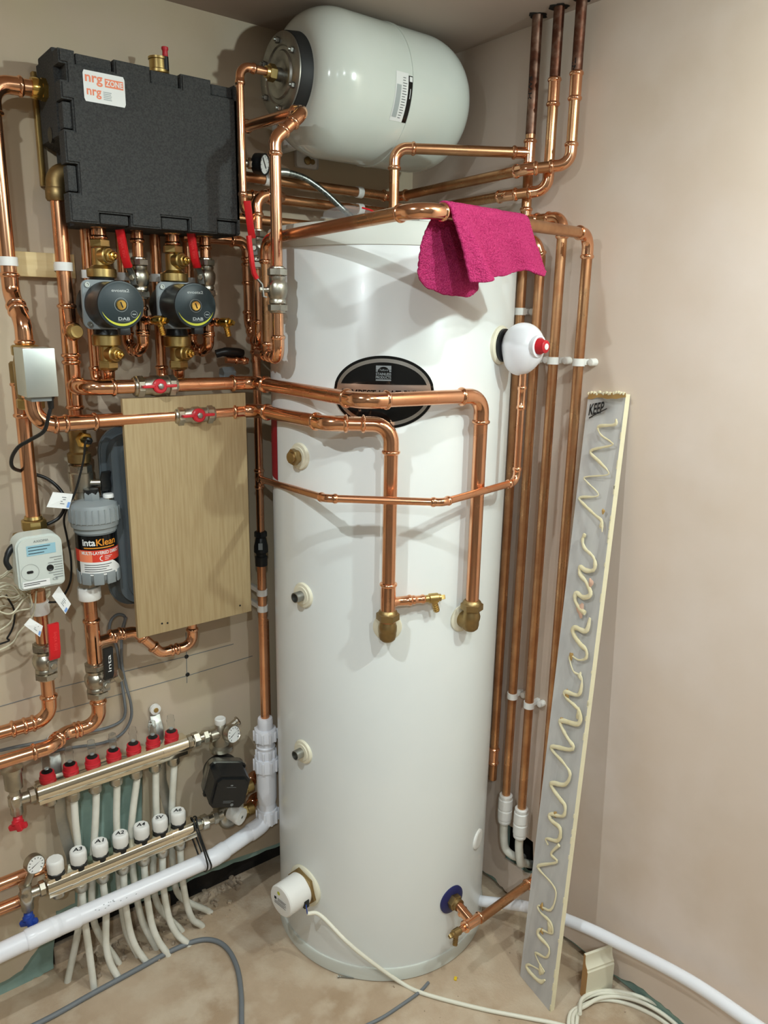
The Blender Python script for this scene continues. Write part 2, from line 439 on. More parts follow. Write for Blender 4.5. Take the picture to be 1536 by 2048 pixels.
def butterfly_valve(label, p, ax, face, r, L=.085):
    p = V(p); ax = V(ax).normalized(); face = V(face).normalized(); t = thing('ball_valve', label, 'valve', p); h = L/2
    MB().lathe(p, ax, [(-h*.62, r*1.2), (-h*.6, r*1.34), (-h*.25, r*1.34), (-h*.18, r*1.5), (h*.18, r*1.5), (h*.25, r*1.34), (h*.6, r*1.34), (h*.62, r*1.2)], seg=30).build('body', 'nickel', t)
    for s in (-1, 1):
        mb = MB().nut(p+ax*s*h*.78, ax, r*1.62, h*.36, seg=8); mb.lathe(p+ax*s*h*.98, ax*s, [(-.004, r*1.4), (.003, r*1.3), (.005, r*1.05)]); mb.build('nut', 'nickel', t)
    q = p+face*(r*1.35)
    mb = MB().lathe(q, face, [(0, .010), (.004, .0145), (.011, .0145), (.013, .012)], seg=22)
    up2 = ax.cross(face)
    for s in (-1, 1): mb.box(q+face*.008+ax*s*.022, (.026, .006, .010), X=ax, Y=up2, bev=.0015)
    hd = mb.build('handle', 'red_plastic', t)
    MB().nut(q+face*.0145, face, .0062, .004).build('screw', 'steel', hd)
    return t
def comp_nut(mb, p, ax, r, h=.014): return mb.nut(p, ax, r*1.6, h)
def pipe_thing(name, label, cat, pts, r, m, group=None, seg=14, n=8):
    return tag(MB().sweep(smooth(pts, n), r, seg=seg).build(name, m), label, cat, group)
def drain_cock(label, p, d, spout, m='brass_bright', s=1.):
    p = V(p); d = V(d).normalized(); spout = V(spout).normalized(); t = thing('drain_cock', label, 'valve', p)
    MB().lathe(p, d, [(-.004*s, .006*s), (0, .0075*s), (.006*s, .0075*s), (.008*s, .010*s), (.026*s, .010*s), (.028*s, .0075*s), (.032*s, .0075*s)], seg=18).build('body', m, t)
    MB().nut(p+d*.036*s, d, .0062*s, .010*s, seg=4).build('spindle', m, t)
    pr = [(0, .005*s)]
    for i in range(5): pr += [(.010*s+i*.0042*s, .0068*s), (.0135*s+i*.0042*s, .0056*s)]
    MB().lathe(p+d*.017*s, spout, pr, seg=16).build('hose_tail', m, t)
    return t
M['grip_print'] = mat('grip_print', (228, 70, 70), .4)

# ================================================================== the room
H = ROOM_H
def sheet(name, outer, holes, to3, m, thick, n, kind=True):
    """flat wall layer from an outline with holes; thick along n"""
    polys = [[V((a, b, 0)) for a, b in outer]]+[[V((a, b, 0)) for a, b in h] for h in holes]
    tri = tessellate_polygon(polys); pts = [p for q in polys for p in q]; k = len(pts); n = V(n)
    vs = [to3(p.x, p.y) for p in pts]; vs2 = [v+n*thick for v in vs]
    fs = [tuple(t) for t in tri]+[tuple(i+k for i in reversed(t)) for t in tri]; o = 0
    for q in polys:
        m_ = len(q)
        for i in range(m_): fs.append((o+i, o+(i+1) % m_, k+o+(i+1) % m_, k+o+i))
        o += m_
    ob = MB().add(vs+vs2, fs).build(name, m, smooth=False)
    return struct(ob) if kind else ob
def jag(pts, amp=.004, n=5):
    out = []
    for (a, b), (c, d) in zip(pts, pts[1:]):
        for i in range(n):
            t = i/n; out.append((a+(c-a)*t+(random.uniform(-amp, amp) if i else 0), b+(d-b)*t+(random.uniform(-amp, amp) if i else 0)))
    out.append(pts[-1]); return out
axz = lambda px, py: (A(px, py).x, A(px, py).z)
byz = lambda px, py: (B(px, py).y, B(px, py).z)
edge = [(-2.6, .03), (-1.5, .03)]+jag([axz(*p) for p in [(0, 1966), (45, 1940), (75, 1898), (108, 1868), (112, 1822), (150, 1806)]], .003)
edge += [axz(150, 1545), axz(286, 1538)]+jag([axz(*p) for p in [(284, 1790), (340, 1772), (440, 1728), (553, 1688)]], .003)+[(0.0, .09)]
sheet('wall_left', edge+[(0, H), (-2.6, H)], [], lambda a, b: V((a, 0, b)), 'plaster_l', .006, (0, 1, 0))
edge = [(-2.6, .005), (-1.5, .005)]+jag([axz(*p) for p in [(0, 1998), (60, 1968), (109, 1940), (114, 1858), (200, 1826), (284, 1806), (345, 1784), (400, 1756), (470, 1728), (553, 1698)]], .004)+[(0.0, .05)]
struct(sheet('trim_1', edge+[(0, .9), (-2.6, .9)], [], lambda a, b: V((a, .0065, b)), 'green_board', .012, (0, 1, 0)), 'grey-green plasterboard showing where the left wall plaster stops')
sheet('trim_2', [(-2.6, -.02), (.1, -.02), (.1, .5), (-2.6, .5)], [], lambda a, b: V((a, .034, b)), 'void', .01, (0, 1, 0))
hole = [byz(*p) for p in [(1013, 1648), (1034, 1660), (1066, 1684), (1067, 1750), (1048, 1746), (1030, 1731), (1008, 1717)]]
edge = jag([(.0, .09), byz(960, 1738), byz(985, 1752), byz(1010, 1782), byz(1100, 1850), byz(1226, 1948), byz(1267, 1966), byz(1321, 2006), byz(1366, 2046), byz(1430, 2092)], .003)+[(-2.9, .02)]
sheet('wall_right', edge+[(-2.9, H), (0, H)], [hole], lambda a, b: V((0, a, b)), 'plaster_r', .006, (1, 0, 0))
hole2 = [(a, b) for a, b in hole]
sheet('trim_3', [(.0, .01), (-2.9, .004), (-2.9, .9), (0, .9)], [hole2], lambda a, b: V((.0065, a, b)), 'green_board', .012, (1, 0, 0))
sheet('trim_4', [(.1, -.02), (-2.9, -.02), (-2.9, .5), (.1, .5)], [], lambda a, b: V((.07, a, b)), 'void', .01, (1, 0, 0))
struct(MB().box((-1.25, -1.4, -.03), (2.7, 3.1, .06)).build('floor', 'floor'))
struct(MB().box((-1.3, -1.45, H+.03), (2.7, 3.0, .06)).build('ceiling', 'ceiling'))
struct(MB().box((-1.3, -2.93, H/2), (2.7, .06, H)).build('wall_back', 'room'))
struct(MB().box((-2.63, -1.45, H/2), (.06, 3.0, H)).build('wall_front', 'room'))
# block seen in the slot at the foot of the left wall
struct(MB().box((-.92, .024, .026), (.30, .014, .056), bev=.004).build('trim_5', 'rubble'), 'grey block in the slot at the foot of the left wall')
mb = MB()
for i in range(170):
    if i < 110: x = random.uniform(-1.02, -.62); y = random.gauss(-.03, .03); s = random.uniform(.002, .008)
    elif i < 135: x = random.uniform(-.75, -.56); y = random.gauss(.008, .010); s = random.uniform(.004, .016)
    else: x = random.uniform(-.5, -.03); y = random.uniform(-1.1, -.5); s = random.uniform(.001, .004)
    y = min(y, .03)
    if (x+.2866)**2+(y+.2823)**2 < .295**2: continue
    mb.box((x, y, s*.4), (s*random.uniform(.8, 2), s*random.uniform(.6, 1.4), s), X=V((math.cos(i), math.sin(i), .1)).normalized(), Y=V((-math.sin(i), math.cos(i), .0)), bev=s*.2)
tag(mb.build('rubble', 'rubble'), 'crumbs of plaster and rubble along the foot of the walls', 'debris', kind='stuff')
# set-out lines pencilled on the wall, screw plugs on them
WLEFT = bpy.data.objects['wall_left']
mb = MB()
for q in [[(0, 1413), (80, 1390)], [(112, 1424), (380, 1350), (505, 1312)], [(105, 1378), (233, 1347), (373, 1313), (467, 1288)], [(372, 1265), (374, 1366)], [(0, 1455), (40, 1443)]]:
    p = [A(a, b, .0006) for a, b in q]
    mb.ribbon(p, (0, 1, 0), .0008, .0016)
mb.build('pencil_line', 'grey_ink', WLEFT)
for px, py, w in ((373, 1313, 'upper'), (375, 1349, 'lower')):
    p = A(px, py)
    mb = MB().lathe(p, (0, -1, 0), [(-.003, .0055), (.001, .0055), (.002, .004)], seg=14); mb.use('black')
    tag(mb.build('wall_plug', 'black'), '%s dark screw plug on the pencilled cross below the plywood board' % w, 'wall plug')
# dark torn rings where the three risers go through the ceiling
mb = MB()
for y in (-.4425, -.5005, -.5575):
    pts = [V((-.036+math.cos(a)*random.uniform(.015, .026), y+math.sin(a)*random.uniform(.015, .024), H-.0008)) for a in [i*math.pi/9 for i in range(18)]]
    mb.add(pts, [tuple(range(18))])
mb.build('pipe_hole', 'void', bpy.data.objects['ceiling'])

# ================================================================== hot water cylinder
c = thing('hot_water_cylinder', 'tall white hot water cylinder standing in the corner', 'water tank', (TX, TY, 0))
tc = V((TX, TY, 0)); Z = V((0, 0, 1))
MB().lathe(tc, Z, [(.02, TR-.004), (.022, TR), (TZ1, TR), (TZ1+.004, TR-.002)], seg=128).build('casing', 'tank_white', c)
MB().lathe(tc, Z, [(.0, TR+.002), (.003, TR+.005), (.033, TR+.005), (.036, TR+.003), (.037, TR-.001)], seg=128).build('base_band', 'tank_band', c)
MB().lathe(tc, Z, [(TZ1, TR-.001), (TZ1+.0005, TR+.0022), (TZ2-.008, TR+.0018), (TZ2-.002, TR-.001), (TZ2, TR-.008), (TZ2+.002, .15), (TZ2+.003, .02)], seg=128).build('lid', 'tank_band', c)
def boss(ang, z, kind):
    o = rad(ang); p = tank(ang, z)
    d = MB().lathe(p, o, [(-.004, .029), (.002, .029), (.005, .027), (.006, .021), (.0075, .020)], seg=36).build('boss', 'cream', c)
    if kind == 'stub':
        mb = MB().lathe(p, o, [(.004, .0115), (.026, .0115), (.0262, .0096), (.008, .0092)], seg=28, cap=False); mb.build('stub', 'steel', d)
    if kind == 'plug':
        MB().lathe(p, o, [(.006, .014), (.010, .014)], seg=24).nut(p+o*.017, o, .0178, .013).lathe(p+o*.0235, o, [(-.001, .0125), (.004, .0115), (.0045, .009)], seg=24).build('plug', 'brass_old', d)
    return d
boss(-171.6, 1.276, 'plug'); boss(-170.2, .966, 'stub'); boss(-171.3, .576, 'stub')
p = tank(-67.4, .296)
MB().lathe(p, rad(-67.4), [(-.004, .026), (.002, .026), (.004, .024), (.005, .018), (.0045, .012)], seg=32).build('blanking_cap', 'white', c)
# badge wrapped on the casing
BA, BZ = -131.3, 1.4195
def bad(off): 
    return lambda u, v: tank(BA+math.degrees(u/TR), BZ+v, off)
def ell(a, b, s): return lambda u: s*b*math.sqrt(max(0, 1-(u/a)**2))
mb = MB()
mb.use('black_gloss'); patch(mb, bad(.0008), -.1025, .1025, ell(.1025, .0715, 1), ell(.1025, .0715, -1), 64)
mb.use('silver'); patch(mb, bad(.0011), -.0965, .0965, ell(.0965, .0660, 1), ell(.0965, .0660, -1), 64)
mb.use('black_gloss')
a_, b_ = .0895, .0588; z0 = .0155; ua = a_*math.sqrt(1-(z0/b_)**2)
patch(mb, bad(.0014), -ua, ua, ell(a_, b_, 1), z0, 48); patch(mb, bad(.0014), -ua, ua, -z0, ell(a_, b_, -1), 48)
bd = mb.build('badge', None, c)
mb = MB(); mb.use('black_gloss'); text(mb, 'TEMPEST HEAT PUMP', .168, .0135, bad(.0016), bold=.0007, v=-.002)
mb.use('grey_ink'); f = bad(.0017)
patch(mb, f, -.015, .015, .0525, .0405, 8); mb.use('black_gloss'); patch(mb, bad(.0019), -.0115, .0115, lambda u: .0405+.0098*math.sqrt(max(0, 1-(u/.0115)**2)), .0405, 12)
patch(mb, bad(.0019), -.015, .015, .0442, .0434, 4)
mb.use('grey_ink'); text(mb, 'Telford', .017, .0042, bad(.0021), shear=.2, v=.0440); text(mb, 'STAINLESS', .030, .0052, f, v=.0362, bold=.0002); text(mb, 'PRODUCTS', .030, .0052, f, v=.0298, bold=.0002); patch(mb, f, -.015, .015, .0258, .0232, 4)
mb.build('lettering', None, bd)
mb = MB(); mb.use('dark_red'); sf = lambda u, v: tank(-200+math.degrees(u/TR), 1.27+v, .0008)
patch(mb, sf, -.06, .036, .075, -.065, 16)
mb.build('side_label', None, c)

# zip bag of papers lying on the lid
mb = MB(); 
b0, b1 = T(640, 482, -.006), T(872, 470, -.010)
def bagpt(i, j):
    a = b0.lerp(b1, i/14); s = j/12; q = a+V((.09, .12, 0))*s
    return V((q.x, q.y, TZ2+.004+.044*s**1.3*(.75+.25*math.sin(i*.5))+.005*math.sin(i*1.3+j*.7)*math.sin(math.pi*s)))
vs = [bagpt(i, j) for i in range(15) for j in range(13)]
mb.add(vs, [(i*13+j, i*13+j+1, (i+1)*13+j+1, (i+1)*13+j) for i in range(14) for j in range(12)])
bag = thing('document_bag', 'clear zip bag of papers lying on the cylinder lid', 'bag', (-.25, -.36, TZ2+.003))
mb.build('film', 'bag', bag)
MB().sweep([bagpt(i, 10)+V((0, 0, .003)) for i in range(5, 13)], .0018, seg=8).build('zip_strip', 'red', bag)
MB().box((-.255, -.42, TZ2+.013), (.17, .15, .012), X=V((.93, -.36, 0)), Y=V((.36, .93, 0))).build('paper', 'paper', bag)

# temperature and pressure relief valve in its white foam jacket
ang = -72.4; o = rad(ang); p = tank(ang, 1.511); s = Z.cross(o)
t = thing('relief_valve', 'white jacketed relief valve with a red knob on the side of the cylinder', 'valve', p)
MB().lathe(p, o, [(-.004, .040), (.004, .040), (.007, .036), (.007, .030)], seg=40).build('flange', 'cream', t)
MB().lathe(p, o, [(.006, .034), (.012, .034)], seg=32).build('seal', 'black', t)
vs = []; fs = []; n1, n2 = 22, 36
for i in range(n1+1):
    th = math.pi*i/n1
    for k in range(n2):
        ph = 2*math.pi*k/n2; d = V((math.sin(th)*math.cos(ph), math.sin(th)*math.sin(ph), math.cos(th)))   # o, s, z
        rz = .047*(1.0 if d.z > 0 else 1.28); wide_ = .040*(1-.22*max(0, -d.z)); ro = .045
        dd = 0
        vs.append(p+o*(.052+ro*d.x-(.010 if d.z < -.4 else 0)*(-d.z-.4))+s*wide_*d.y+Z*(rz*d.z))
for i in range(n1):
    for k in range(n2): fs.append((i*n2+k, i*n2+(k+1) % n2, (i+1)*n2+(k+1) % n2, (i+1)*n2+k))
jk = MB().add(vs, fs).build('jacket', 'pvc', t)
kd = (o*.97-s*.22).normalized(); kp = p+o*.056-s*.003+kd*.026+Z*.001
MB().lathe(kp, kd, [(-.004, .024), (.012, .0225), (.013, .018), (.010, .0175)], seg=28).build('socket', 'pvc', t)
kn = MB().lathe(kp, kd, [(0, .0165), (.016, .0160), (.020, .0135), (.028, .0125), (.0295, .0105)], seg=26).build('knob', 'red_plastic', t)
MB().lathe(kp+kd*.0292, kd, [(0, .0065), (.001, .006)], seg=18).lathe(kp+kd*.030, kd, [(0, .003), (.0008, .0028)], seg=12).build('knob_screw', 'paper', kn)

# immersion heater
ang = -171.2; o = rad(ang); p = tank(ang, .207)
t = thing('immersion_heater', 'white round immersion heater cap low on the cylinder', 'heater', p)
MB().lathe(p, o, [(-.006, .052), (.003, .052), (.006, .049), (.007, .043)], seg=44).build('flange', 'cream', t)
MB().nut(p+o*.010, o, .049, .010, seg=6).build('nut', 'brass_old', t)
cp = MB().lathe(p, o, [(.012, .040), (.074, .0395), (.077, .037), (.0775, .034)], seg=44).build('cap', 'white', t)
s = Z.cross(o); f = flat(p+o*.0779, s, Z)
mb = MB(); mb.use('paper'); patch(mb, f, -.024, .026, .010, -.016, 4)
mb.use('lime'); 
mb.add([f(-.006+.005*math.cos(a), .020+.005*math.sin(a)) for a in [k*math.pi/8 for k in range(16)]], [tuple(range(16))])
mb.use('ink'); g = flat(p+o*.0782, s, Z)
for k, (x0, x1, y0, y1) in enumerate([(-.022, -.014, -.002, .006), (-.010, .022, .004, .0052), (-.010, .018, .001, .0022), (-.010, .022, -.002, -.0008), (-.022, .022, -.006, -.0048), (-.022, .016, -.009, -.0078), (-.022, .020, -.0125, -.0110)]):
    patch(mb, g, x0, x1, y1, y0, 2)
mb.build('rating_label', None, cp)
sd = s  # cable side
q = p+o*.030+s*.036-Z*.012
MB().box(q, (.014, .012, .02), X=o, Y=s, bev=.001).build('cable_entry', 'black', t)
pts = [q+s*.004, q+s*.010-Z*.010+o*.004]
mb = MB()
for k, (m_, dz) in enumerate((('blue_plastic', .002), ('lime', 0), ('mdf', -.002))):
    mb.use(m_); mb.sweep(smooth([q+V((0, 0, dz*2)), q+s*.010+o*.006-Z*.004+V((0, 0, dz)), q+s*.016+o*.008-Z*.016]), .0013, seg=8)
mb.build('wires', None, t)
q2 = q+s*.016+o*.008-Z*.014
pipe_thing('flex', 'white flex hanging from the immersion heater and running over the floor', 'cable',
    [q2, T(640, 1830, .022), T(690, 1880, .024), T(735, 1918, .018), F(800, 1964, .008), F(850, 1988, .005), F(960, 2017, .005), F(1050, 2035, .005), F(1130, 2052, .005), F(1220, 2085, .005)], .0047, 'white_cable')

# ================================================================== risers and runs on the right wall
r22, r28, r15 = .011, .014, .0075
old = dict(m='copper_old', mf='copper_fit')
P1y, P2y, P3y, X5 = -.4425, -.5005, -.5575, -.036
def weathered(t, y, z0):
    MB().sweep([(X5, y, z0), (X5, y, H+.02)], r22*1.01, seg=24).build('weathered_length', 'weathered' if 'weathered' in M else 'copper_dark', t, 'dull brown old pipe')
t = thing('copper_pipe', 'copper riser nearest the corner, from the ceiling down the right wall behind the cylinder', 'pipe', (X5, P1y, .36), 'copper pipes')
weathered(t, P1y, 1.955)
MB().sweep([(X5, P1y, .36), (X5, P1y, 1.96)], r22, seg=24).build('pipe', 'copper_old', t)
hwd = V((TX-X5, TY-P1y, 0)).normalized()
tee(t, (X5, P1y, 1.918), Z, hwd, r22); tee(t, (X5, P1y, 1.778), Z, (0, -1, 0), r22); tee(t, (X5, P1y, 1.735), Z, (-.5, -.8, 0), r22)
straight_fit(t, (X5, P1y, .43), Z, r22, .05)
t = thing('copper_pipe', 'copper pipe arching from the corner riser down into the middle of the cylinder lid', 'pipe', (TX, TY, TZ2), 'copper pipes')
run(t, [V((X5, P1y, 1.918))+hwd*.03, (TX, TY, 1.918), (TX, TY, TZ2)], r22, **old)
t = thing('copper_pipe', 'middle copper riser through the ceiling, turning left along the right wall behind the towel', 'pipe', (X5, P2y, 1.83), 'copper pipes')
weathered(t, P2y, 2.045)
run(t, [(X5, P2y, 2.05), (X5, P2y, 1.836), (-.078, -.42, 1.829), (-.078, -.05, 1.822), (-.62, -.05, 1.822)], r22, **old)
straight_fit(t, (X5, P2y, 2.028), Z, r22, .056)
t = thing('copper_pipe', 'nearest of three copper risers, turning left to run along both walls under the vessel', 'pipe', (X5, P3y, 1.87), 'copper pipes')
weathered(t, P3y, 2.05)
run(t, [(X5, P3y, 2.05), (X5, P3y, 1.880), (-.095, -.485, 1.872), (-.095, -.05, 1.861), (-.66, -.05, 1.861)], r22, **old)
straight_fit(t, (X5, P3y, 2.028), Z, r22, .056)
copper('second copper drop on the right wall, from the riser tee to a white coupling', [(X5, P1y-.02, 1.778), (X5, -.550, 1.778), (X5, -.550, .315)], r22, **old)
copper('copper drop on the right wall behind the relief knob, its top arched behind the towel', [V((X5, P1y, 1.735))+V((-.005, -.008, 0)), (X5-.012, -.486, 1.735), (X5, -.494, 1.70), (X5, -.494, .33)], r22, br=.022, bent=(2,), **old)
DY = -.620
G0 = [V((-.5757, -.225, A(550, 716, .33).z+.005)), V((-.5757, -.225, 1.714)), V((-.606, -.752, 1.722)), V((X5, DY, 1.738)), V((X5, DY, .168)), V((-.262, -.632, .168))]
t = copper('long copper pipe crossing before the cylinder lid under the towel, dropping down the right wall', G0, r22, br=.030, **old)
# cold feed tee at the foot of the cylinder
ang = -89.3; o = rad(ang); p = tank(ang, .185)
t = thing('inlet_connection', 'copper tee with brass nut on the dark blue disc low on the cylinder', 'pipe fitting', p)
MB().lathe(p, o, [(-.003, .036), (.002, .036), (.004, .033), (.006, .018)], seg=36).build('disc', 'navy', t)
MB().nut(p+o*.012, o, .0195, .016).lathe(p+o*.020, o, [(0, .015), (.008, .0145)], seg=24).build('nut', 'brass_old', t)
tp = V((p.x+.003, DY-.008, .168))
MB().sweep([p+o*.02, tp], r22, seg=24).build('pipe', 'copper_fit', t)
tee(t, tp, (1, 0, 0), (0, 1, 0.15), r22)
MB().sweep([tp-V((.028, 0, 0)), tp-V((.04, 0, 0))], r15, seg=20).build('pipe', 'copper_fit', t)
drain_cock('brass drain cock on the cold feed tee at the foot of the cylinder', tp-V((.036, 0, 0)), (-1, 0, 0), (-.35, -.25, -.9), 'brass_old', .95)
# black pen marks on the old risers
for lab, yy, body, z0, w_ in (('corner', P1y, 'HWS', B(1058, 180, .036).z, .044), ('nearest', P3y, 'INL', B(1150, 138, .036).z, .034)):
    o_ = [o for o in COL.objects if o.get('label', '').startswith('copper riser nearest the corner' if lab == 'corner' else 'nearest of three')][0]
    a0 = math.atan2(CAM.y-yy, CAM.x-X5)-math.radians(38)
    fn = lambda u, v: V((X5+.0116*math.cos(a0-v/.0116), yy+.0116*math.sin(a0-v/.0116), z0+u))
    text(MB(), body, w_, .0095, fn, bold=.0006, shear=.1).build('pen_mark', 'ink', o_)
# clips on the right wall
lug = V((0, -1, 0))
for lab, y, z in (('white clip on the corner riser above the relief valve', P1y, B(1042, 623, .036).z), ('white clip on the copper drop just behind the red relief knob', -.494, B(1072, 720, .036).z), ('white clip on the second copper drop at relief valve height', -.550, B(1105, 721, .036).z),
                  ('white clip on the copper drop under the towel pipe elbow', DY, B(1166, 725, .036).z), ('low white clip on the copper drop beside the cylinder', -.494, B(1024, 1390, .036).z), ('low white clip on the copper drop next to the plaster strip', -.550, B(1060, 1410, .036).z)):
    clip(lab, (X5, y, z), Z, (1, 0, 0), r22, .036, lug=lug)
# push-fit couplings and plastic tails into the wall
for lab, lab2, y, z0, z1, q in (('white push-fit coupling on the drop beside the cylinder', 'white plastic pipe tail bending into the wall hole, nearer the cylinder', -.494, B(1012, 1588, .036).z, B(1010, 1645, .036).z, (1036, 1728)),
                     ('white push-fit coupling on the drop next to the plaster strip', 'white plastic pipe tail bending into the wall hole, beside the plaster strip', -.550, B(1043, 1615, .036).z, B(1042, 1676, .036).z, (1054, 1742))):
    d = (z0-z1); b = V((X5, y, z1))
    pr = [(0, .0155), (.002, .0172), (d*.10, .0176), (d*.13, .0166), (d*.16, .0188), (d*.46, .0192), (d*.48, .0176), (d*.52, .0176), (d*.54, .0192), (d*.84, .0188), (d*.87, .0166), (d*.9, .0176), (d-.002, .0172), (d, .015)]
    tag(MB().lathe(b, Z, pr, seg=32).build('push_fit_coupling', 'white'), lab, 'pipe fitting')
    e = B(q[0], q[1], 0)
    pipe_thing('plastic_pipe', lab2, 'pipe', [b+V((0, 0, .01)), b-V((0, 0, .03)), b+V((.006, -.004, -.08)), e+V((-.02, .002, .035)), e+V((.03, .01, .0))], .0108, 'white_pipe', n=6)
# white pipe lying along the foot of the right wall
pipe_thing('plastic_pipe', 'long white plastic pipe running along the foot of the right wall behind the plaster strip', 'pipe',
    [(-.115, -.46, .055), plane(955, 1800, 1, -.5), B(1060, 1815, .095), B(1160, 1850, .065), B(1250, 1893, .045), B(1380, 1962, .045), B(1500, 2043, .055), B(1600, 2115, .07)], .0138, 'pvc', seg=24)

# ================================================================== copper on the left wall, towards the box
OF = .07
l1 = [V((-.955, -OF, A(100, 182, OF).z)), V((-1.036, -OF, A(60, 174, OF).z-.004)), V((-1.036, -OF, A(22, 600, OF).z)), None]
va = A(50, 692, .13)
l1[2] = V((-1.036, -OF, va.z+.095)); l1[3] = V((va.x, -.13, va.z+.040)); l1.append(V((va.x, -.13, va.z)))
copper('leftmost copper pipe, from the foam box down to the silver motorised valve', l1, r28, br=.032)
x2 = -.937
zt = A(140, 770, OF).z
t = thing('copper_pipe', 'thick copper pipe dropping from the left end of the foam box past the silver actuator', 'pipe', (x2, -OF, 1.26), 'copper pipes')
MB().sweep([(x2, -OF, A(148, 872, OF).z), (x2, -OF, A(108, 375, OF).z)], r28, seg=24).build('pipe', 'copper', t)
zc = A(137, 662, OF).z
cb = V((.03, -1, 0)).normalized()
tee(t, (x2, -OF, zc), Z, cb, r28, L=.105, Lb=.030)
q = V((x2, -OF, zc))+cb*.030
MB().lathe(q, cb, [(-.006, .0135), (.0, .0145), (.010, .0145), (.012, .0128), (.018, .0125), (.019, .0115)], seg=28).build('end_cap', 'brass', t)
tee(t, (x2, -OF, zt), Z, (0, -1, 0), r28, L=.10, Lb=.038)
YF = -.15
FU = [V((x2, -OF-.03, zt)), V((x2, YF, zt)), V((-.57, YF, zt-.003)), V((-.575, -.566, 1.416)), V((-.293, -.588, 1.414)), V((-.293, -.588, .965))]
t = copper('upper thick copper pipe with a red handled valve, wrapping round the cylinder to its front', FU, r28, br=.034)
ZL = A(240, 840, -YF).z
vb = A(72, 815, .13)
FLn = [V((va.x, YF+.005, vb.z+.01)), V((va.x, YF, ZL)), V((-.568, YF, ZL+.002)), V((-.578, -.452, 1.362)), V((-.476, -.527, 1.362)), V((-.476, -.527, .965))]
t = copper('lower thick copper pipe with a red handled valve, ending in the drain tee', FLn, r28, br=.036)
straight_fit(t, (A(150, 841, .15).x, YF, ZL), (1, 0, 0), r28, .085)
td = V((-.476, -.527, T(776, 1203, .03).z))
dd = V((.93, -.36, 0)).normalized()
tee(t, td, Z, dd, r28, r15+.0015, L=.088, Lb=.052)
MB().sweep([td+dd*.045, td+dd*.078], r15, seg=20).build('pipe', 'copper', t)
straight_fit(t, td+dd*.066, dd, r15, .03)
drain_cock('brass drain cock on the copper pipe in front of the cylinder', td+dd*.082, dd, V((.25, -.1, -.95)), 'brass', 1.05)
for lab, x, y, ang in (('brass compression elbow under the drain tee on the cylinder front', -.476, -.527, -128.4), ('brass compression elbow at the end of the right hand pipe on the cylinder front', -.293, -.588, -91.)):
    o = V((x-TX, y-TY, 0)).normalized(); zc = .925; p = V((x, y, zc)); s = tank(0, 0); q = V((TX, TY, zc))+o*TR
    t = thing('compression_elbow', lab, 'pipe fitting', p)
    MB().lathe(q, o, [(-.004, .031), (.002, .031), (.004, .028), (.005, .02)], seg=36).build('washer', 'cream', t)
    MB().sweep([q, q+o*.012]+arc_nodes(p, o, Z, .016, 6)[0]+[p+Z*.022, p+Z*.030], [.0185, .0185]+[.0195]*7+[.0175, .0165], seg=26).lathe(p-o*.002, -Z, [(-.01, .0185), (.006, .0185), (.014, .0165), (.019, .011), (.0205, .004)], seg=26).build('body', 'brass_old', t)
    MB().nut(p+Z*.037, Z, .0245, .017).lathe(p+Z*.046, Z, [(-.002, .0205), (.003, .019), (.006, .0155)], seg=26).build('nut', 'brass_old', t)
butterfly_valve('red butterfly valve on the upper copper pipe left of the cylinder', (A(310, 779, .15).x, YF, zt-.001), (1, 0, 0), (0, -1, .05), r28)
butterfly_valve('red butterfly valve on the lower copper pipe above the plywood board', (A(387, 832, .15).x, YF, ZL+.001), (1, 0, 0), (0, -1, .05), r28)
# loop of thin pipe round the cylinder to the relief valve
PXx, PXy = A(516, 850, .09).x, -.09
lz = A(521, 957, .09).z
t = thing('copper_pipe', 'thin copper discharge pipe looping in front of the cylinder from the relief valve', 'pipe', (-.43, -.63, 1.21), 'copper pipes')
rvx = tank(-72.4, 1.45, .056)
run(t, [V((PXx, PXy, lz)), (-.602, -.484, 1.222), (-.432, -.633, 1.221), V((rvx.x, rvx.y, 1.226)), V((rvx.x, rvx.y, 1.475))], r15, br=.02)
straight_fit(t, (rvx.x, rvx.y, T(1018, 800, .06).z), Z, r15, .05)
t = thing('copper_pipe', 'vertical copper pipe left of the cylinder running through the black tundish into white waste fittings', 'pipe', (PXx, PXy, .56), 'copper pipes')
ztu0, ztu1 = A(515, 1063, .09).z, A(515, 1132, .09).z; zw = A(517, 1446, .1).z
MB().sweep([(PXx, PXy, ztu0-.01), (PXx, PXy, 1.56)], r22*.86, seg=24).build('pipe', 'copper', t)
MB().sweep([(PXx, PXy, zw-.02), (PXx, PXy, ztu1+.01)], r22, seg=24).build('pipe', 'copper', t)
tee(t, (PXx, PXy, lz), Z, (-.17, -1, 0), r22*.86, r15)
t2 = thing('tundish', 'black plastic tundish on the vertical pipe left of the cylinder', 'tundish', (PXx, PXy, ztu1))
d = ztu0-ztu1; b = V((PXx, PXy, ztu1))
MB().lathe(b, Z, [(0, .0150), (d*.26, .0155), (d*.28, .0135)], seg=28).build('outlet', 'black', t2)
MB().lathe(b, Z, [(d*.28, .0125), (d*.36, .0125), (d*.40, .0175), (d*.58, .0170), (d*.80, .0125), (d*.82, .0115)], seg=28).build('funnel', 'black', t2)
mb = MB().nut(b+Z*d*.91, Z, .0155, d*.17, seg=8); mb.build('inlet_nut', 'black', t2)
f = lambda u, v: b+V((-.53, -.84, 0)).normalized()*(.0178-.14*v)+V((.84, -.53, 0)).normalized()*u+Z*(d*.58+v)
patch(MB(), f, -.005, .005, .010, -.006, 2).build('window', 'filter_grey', t2)
for k, py in enumerate((1186, 1218)):
    clip('%s white clip on the vertical pipe below the black tundish' % ('upper', 'lower')[k], (PXx, PXy, A(516, py, .09).z), Z, (0, 1, 0), r22, .09)
